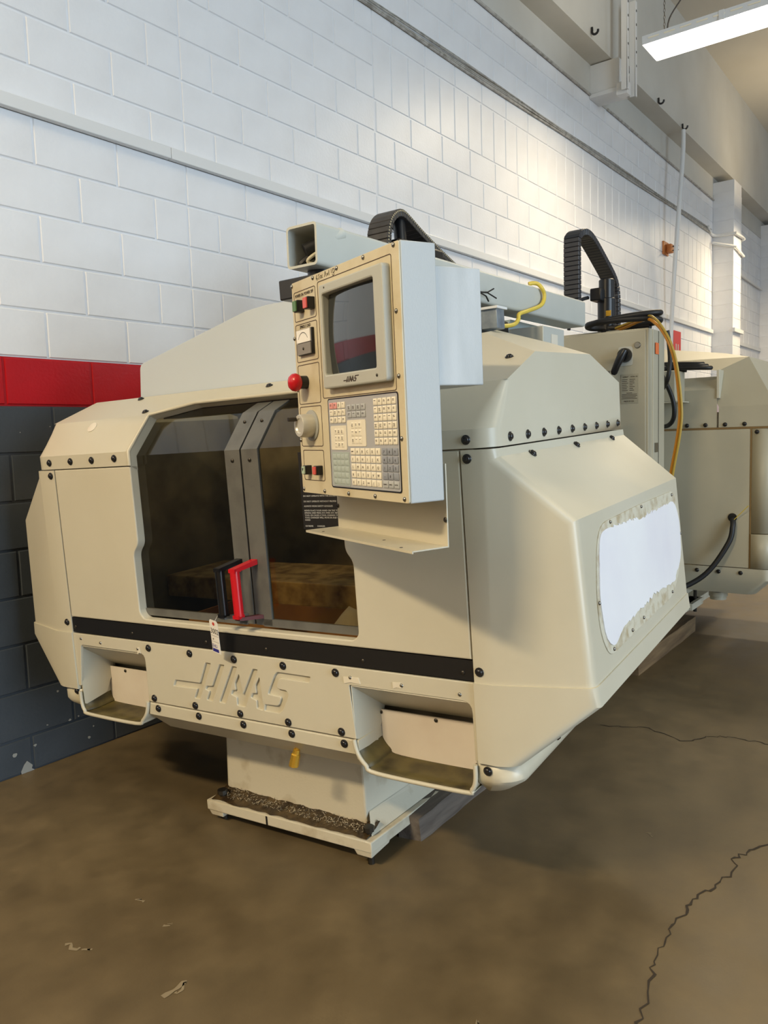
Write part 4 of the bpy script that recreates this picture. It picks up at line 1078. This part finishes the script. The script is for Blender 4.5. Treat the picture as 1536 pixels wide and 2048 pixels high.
# second cable chain with its motor
RT = Matrix.Translation((-5.0, -1.88, 0))
SLATM = mat('chain_black', srgb(42, 44, 50), .38)
chain(rear, [(4.10, 1.96), (4.10, 2.15), (4.103, 2.40), (4.125, 2.455), (4.19, 2.488), (4.27, 2.492), (4.36, 2.465), (4.52, 2.385), (4.66, 2.305), (4.715, 2.23), (4.73, 2.10), (4.73, 1.93)], 1.728, 1.815, .035, 60, SLATM, None, RT)
mt = MB().lathe([(.050, 1.93), (.050, 2.13), (.043, 2.135), (.043, 2.235), (.038, 2.24), (.001, 2.24)], (-.60, 1.69 + RX, 0), (0, 0, 1), 24).build('axis_motor', BLACK, rear, smooth=30)
rb((4.30, 1.685, 2.115), (4.40, 1.75, 2.185)).build('motor_connector', BLACK, rear, smooth=20, bevel=.008)
MB().tube(smooth_path([(-.68, 1.765 + RX, 2.14), (-.72, 1.80 + RX, 2.12), (-.76, 1.83 + RX, 2.05), (-.78, 1.84 + RX, 1.96)], 6), .010, 8).build('motor_lead', RUBBER, rear)
plate('motor_label', [[(1.645 + RX, 2.03), (1.675 + RX, 2.03), (1.675 + RX, 2.06), (1.645 + RX, 2.06)]], .001, BRASS, rear, (-.652, 0, 0), (0, 1, 0), (0, 0, 1))
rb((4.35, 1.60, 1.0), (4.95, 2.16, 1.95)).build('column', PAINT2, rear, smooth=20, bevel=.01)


# --- cables lying on the rear machine
def cable(name, pts, r, m, label, cat, n=10):
    o = MB().tube(smooth_path(pts, n), r, 10).build(name, m, smooth=60)
    return tag(o, label, cat)


pts = []
for k in range(27):
    a = math.radians(-40 + k * 30); rx, ry = (.085, .20)
    pts.append((4.30 + rx * math.cos(a), 1.56 + ry * math.sin(a), 1.958 + k * .0016 + .016 * math.sin(a * .7)))
cable('coiled_cable', pts, .016, RUBBER, 'thick black cable coiled on top of the electrical cabinet', 'cable')
cable('air_hose', [(4.38, 1.66, 1.955), (4.33, 1.52, 1.982), (4.25, 1.41, 1.992), (4.19, 1.352, 1.966), (4.16, 1.302, 1.91), (4.142, 1.252, 1.82), (4.142, 1.220, 1.69), (4.142, 1.199, 1.49), (4.142, 1.208, 1.36), (4.15, 1.238, 1.20), (4.16, 1.266, 1.05)], .0065, mat('olive_hose', srgb(176, 148, 62), .35), 'thin olive hose running alongside the amber hose over the cabinet edge', 'hose')
cable('air_hose', [(4.40, 1.70, 1.94), (4.36, 1.58, 1.955), (4.30, 1.47, 1.975), (4.24, 1.40, 1.972), (4.20, 1.355, 1.945), (4.17, 1.31, 1.90), (4.15, 1.262, 1.815), (4.15, 1.231, 1.69), (4.15, 1.212, 1.49), (4.15, 1.222, 1.36), (4.16, 1.252, 1.20), (4.17, 1.28, 1.05)], .0085, ORANGE, 'amber air hose hanging over the edge of the electrical cabinet', 'hose')
pts = []
for k in range(34):
    a = math.radians(k * 32); s = 1 - .012 * k
    pts.append((4.95 + .05 * math.cos(a) * s, 1.42 + .17 * math.sin(a) * s, 1.745 + .0012 * k + .01 * math.sin(a)))
cable('coiled_cable', pts, .013, RUBBER, 'black cable coiled on the ledge of the rear machine right of the cabinet', 'cable')
cable('power_cable', [(4.90, 1.52, 1.76), (4.72, 1.50, 1.74), (4.66, 1.45, 1.68), (4.66, 1.40, 1.56), (4.68, 1.40, 1.46), (4.72, 1.45, 1.41), (4.78, 1.55, 1.415), (4.85, 1.62, 1.43)], .013, RUBBER, 'black cable looping down beside the electrical cabinet', 'cable')
cable('black_cable', [(4.46, 1.372, 1.93), (4.475, 1.365, 1.85), (4.48, 1.362, 1.75), (4.49, 1.38, 1.66), (4.6, 1.44, 1.62)], .012, RUBBER, 'black cable running down the right edge of the electrical cabinet', 'cable')
yp = [(2.60, 1.40, 1.80), (2.684, 1.45, 1.806), (2.749, 1.46, 1.807), (2.838, 1.465, 1.822), (2.88, 1.468, 1.845), (2.894, 1.470, 1.868), (2.976, 1.472, 1.89), (3.085, 1.472, 1.921), (3.123, 1.472, 1.948), (3.128, 1.472, 1.975), (3.112, 1.474, 1.996), (3.10, 1.486, 2.014), (3.085, 1.50, 2.018), (3.07, 1.515, 2.015)]
o = MB().tube(smooth_path(yp, 8), .0085, 8).build('yellow_cable', YELLOW, smooth=60)
tag(o, 'yellow cable looped from the junction box up over the support arm', 'cable')

# ------------------------------------------------------------------ things on the wall and overhead
rw = MB(); rw.box((1.0, WY - .034, 2.790), (2.62, WY - .001, 2.846)); raceway = rw.build('cable_raceway', WHITEMETAL, smooth=20, bevel=.004)
tag(raceway, 'white surface raceway along the block wall, left end up to the joint', 'raceway')
raceway2 = MB().box((2.622, WY - .034, 2.790), (12.66, WY - .001, 2.846)).build('cable_raceway', WHITEMETAL, smooth=20, bevel=.004)
tag(raceway2, 'long white surface raceway along the block wall above the machines', 'raceway')
o = MB().box((12.64, WY - .34, 2.79), (13.20, WY - .30, 2.85)).box((13.15, WY - .3, 2.79), (13.19, WY - .001, 2.85)).box((13.19, WY - .034, 2.74), (15.94, WY - .001, 2.80)).build('cable_raceway', WHITEMETAL, smooth=20, bevel=.004)
tag(o, 'white raceway wrapped around the far wall pillar', 'raceway')
cb = empty('cable_bundle', (4.0, WY, 4.2), 'bundle of painted cables sagging along the upper block wall', 'cables')
for k in range(5):
    pts = []; x = 1.0
    while x < 12.8:
        pts.append((x - 4.0, -.012 - .008 * (k % 2), (4.165 + .0095 * (x - 4) + .012 * math.sin(x * 1.9 + k) * .6 + k * .013) - 4.2)); x += .55
    MB().tube(smooth_path(pts, 3), .006 if k else .009, 6).build('cable', CABLEGREY, cb)
o = MB().tube([(1.0, WY - .012, 4.772), (8.02, WY - .012, 4.772)], .012, 8).build('conduit', CABLEGREY); tag(o, 'thin grey conduit along the top of the block wall, left of the bracket', 'conduit')
o = MB().tube([(8.45, WY - .012, 4.772), (12.72, WY - .012, 4.745)], .012, 8).build('conduit', CABLEGREY); tag(o, 'thin grey conduit along the wall top between the bracket and the pillar', 'conduit')
o = MB().tube(smooth_path([(12.35, WY - .02, 4.30), (12.63, WY - .03, 4.22), (12.66, WY - .31, 4.21), (12.70, WY - .33, 4.21), (13.15, WY - .33, 4.22), (13.19, WY - .30, 4.20), (13.3, WY - .04, 4.13)], 6), .022, 8).build('conduit', WHITEMETAL); tag(o, 'white conduit wrapped around the far pillar', 'conduit')
o = MB().tube([(12.55, WY - .03, 4.10), (12.66, WY - .33, 4.02), (13.17, WY - .33, 3.96), (13.3, WY - .04, 3.9), (15.9, WY - .04, 3.85)], .02, 8).build('conduit', WHITEMETAL); tag(o, 'lower white conduit passing in front of the far pillar', 'conduit')
# block-shaped box under two slotted uprights
br = empty('wall_bracket', (8.0, WY, 4.75), 'white boxed bracket with two tall slotted uprights high on the wall', 'bracket')
def bb(a, b_): return MB().box((a[0] - 8.0, a[1] - WY, a[2] - 4.75), (b_[0] - 8.0, b_[1] - WY, b_[2] - 4.75))
bb((8.0, WY - .30, 4.78), (8.22, WY - .001, 5.06)).build('bracket_box', WHITEMETAL, br, smooth=20, bevel=.004)
bb((7.98, WY - .31, 4.735), (8.24, WY - .001, 4.775)).build('box_base', WHITEMETAL, br, smooth=20, bevel=.004)
bb((7.95, WY - .40, 4.68), (8.06, WY - .29, 4.80)).build('shoe', WHITEMETAL, br, smooth=20, bevel=.006)
for x, z1 in ((7.90, 5.66), (8.13, 5.60)):
    u = bb((x, WY - .42, 4.70), (x + .012, WY - .36, z1)).box((x - 8.0, -.42, -.05), (x + .05 - 8.0, -.412, z1 - 4.75)).build('slotted_upright', WHITEMETAL, br, smooth=20, bevel=.002)
    for q in range(5): bb((x + .02, WY - .4225, 4.98 + q * .13), (x + .035, WY - .4195, 5.0 + q * .13)).build('slot', DARKSTEEL, br, smooth=0)
for i, (x, z) in enumerate(((6.6, 5.12), (7.48, 5.12), (8.45, 5.10), (9.43, 5.09), (10.35, 5.07))):
    c = V((x, WY - .235, z)); pts = [c + V((0, 0, .04))] + [c + V((0, -.03 + .03 * math.cos(a), .03 * math.sin(a))) for a in [math.radians(20 - 30 * k) for k in range(8)]]
    o = MB().tube(pts, .011, 6).build('ceiling_hook', BLACK)
    tag(o, 'small black hook on the edge of the bulkhead, ' + ('out of frame above the first one', 'leftmost in view', 'just right of the wall bracket', 'third from the left', 'holding the white hanging pipe')[i], 'hook', 'hooks on the bulkhead edge')
o = MB().tube(smooth_path([(10.30, WY - .26, 5.02), (10.28, WY - .26, 4.7), (10.22, WY - .23, 4.0), (10.30, WY - .15, 3.2), (10.42, WY - .08, 2.4), (10.44, WY - .06, 1.2)], 8), .026, 10).build('hanging_pipe', WHITEMETAL, smooth=60); tag(o, 'slim white pipe hanging from a hook down the block wall', 'pipe')
ot = empty('wall_socket', (10.4, WY, 3.66), 'small orange wooden block with two black prongs on the far wall', 'socket')
MB().box((-.08, -.02, -.075), (.12, -.001, .085)).build('backing', WOODORANGE, ot, smooth=0)
MB().box((.0, -.09, -.05), (.11, -.02, .055)).build('block_body', WOODORANGE, ot, smooth=20, bevel=.012)
for z in (-.03, .02): MB().box((.05, -.16, z), (.07, -.09, z + .012)).build('prong', BLACK, ot, smooth=0)
sg = empty('wall_sign', (10.95, WY, 2.56), 'small red and white sign on the wall left of the pillar', 'sign')
MB().box((-.16, -.006, -.26), (.16, -.001, .12)).build('panel', REDSIGN, sg, smooth=0)
for x in (-.07, .02): MB().box((x, -.008, -.20), (x + .035, -.006, -.05)).build('letter_bar', TEXTWHITE, sg, smooth=0)
MB().box((-.07, -.008, -.20), (.10, -.006, -.17)).build('letter_bar', TEXTWHITE, sg, smooth=0)


# --- ceiling lamps: long housings with a bright diffuser
def lamp(x, y0, y1, z, label, power, detail=False):
    L_ = empty('ceiling_light', ((x + .18), (y0 + y1) / 2, z), label, 'lamp', 'long ceiling lamps')
    hy = (y1 - y0) / 2
    hs = MB(); hs.add([(-.18, -hy, 0), (.18, -hy, 0), (.18, hy, 0), (-.18, hy, 0), (-.187, -hy, .065), (.187, -hy, .065), (.187, hy, .065), (-.187, hy, .065)], [(4, 5, 6, 7), (0, 1, 5, 4), (1, 2, 6, 5), (2, 3, 7, 6), (3, 0, 4, 7)])
    hs.build('housing', WHITEMETAL, L_, smooth=0)
    MB().box((-.190, -.02, .0), (.190, .02, .068)).build('housing_joint', WHITEMETAL, L_, smooth=0)
    MB().box((-.172, -hy + .01, -.004), (.172, hy - .01, .002)).build('diffuser', LENS, L_, smooth=0)
    if detail:
        k = 0; yy = hy - .05
        while yy > -hy + .1:
            MB().box((-.1885, yy - .085, .034), (-.183, yy, .043)).build('vent_slot', mat('slot_glow', srgb(250, 240, 214), .5) if k == 0 else bpy.data.materials['slot_glow'], L_, smooth=0); yy -= .125; k += 1
    for s in (-1, 1):
        ch = MB(); zz = .065; i = 0
        while zz < ZC - z:
            c = V((0, s * (hy - .12), zz + .017)); ring = [c + V((.007 * math.cos(a) * (1 if i % 2 else 0), .007 * math.cos(a) * (0 if i % 2 else 1), .017 * math.sin(a))) for a in [math.radians(60 * q) for q in range(6)]]
            ch.tube(ring, .002, 4, closed=True); zz += .027; i += 1
        ch.build('chain', DARKSTEEL, L_, smooth=0)
    MB().tube(smooth_path([(0, hy - .15, .05), (0, hy - .16, .22), (.05, hy - .30, .45), (.06, hy - .5, .85), (.05, hy - .8, 1.4), (0, hy - 1.0, ZC - z)], 6), .006, 6).build('power_cord', RUBBER, L_)
    l = area('lamp_light', (x + .18, (y0 + y1) / 2, z - .008), (0, 0, 0), .34, y1 - y0 - .04, power, LAMP_COL)
    l.parent = L_; l.location = (0, 0, -.008); l.rotation_euler = (0, 0, 0)
    if x > 0: l.data.spread = math.radians(162)      # beam narrowed so the wall beside the lamp does not blow out
    u = area('lamp_uplight', (0, 0, 0), (math.pi, 0, 0), .30, y1 - y0 - .06, (power * .30 if x < 0 else power * .22), LAMP_COL)   # the slotted housing lets light out upwards
    u.parent = L_; u.location = (0, 0, .075); u.rotation_euler = (math.pi, 0, 0)
    return L_


lamp(6.71, 1.05, 2.27, 4.5, 'long bright ceiling lamp hanging by chains at the upper right', LAMP_POWER * .2, True)
lamp(-3.0, 1.05, 2.27, 4.5, 'long ceiling lamp hanging above and behind the camera', LAMP_POWER * 1.15)
lamp(12.6, 1.05, 2.27, 4.5, 'far long ceiling lamp down the hall beyond the frame', LAMP_POWER * .36)
lamp(2.0, -4.3, -3.08, 4.5, 'added unseen fill lamp over the aisle right of the frame', LAMP_POWER * .2)  # added for warm fill on the floor at the right
lamp(7.6, -4.3, -3.08, 4.5, 'far added unseen fill lamp right of the frame', LAMP_POWER * .2)  # also added as warm fill, out of view
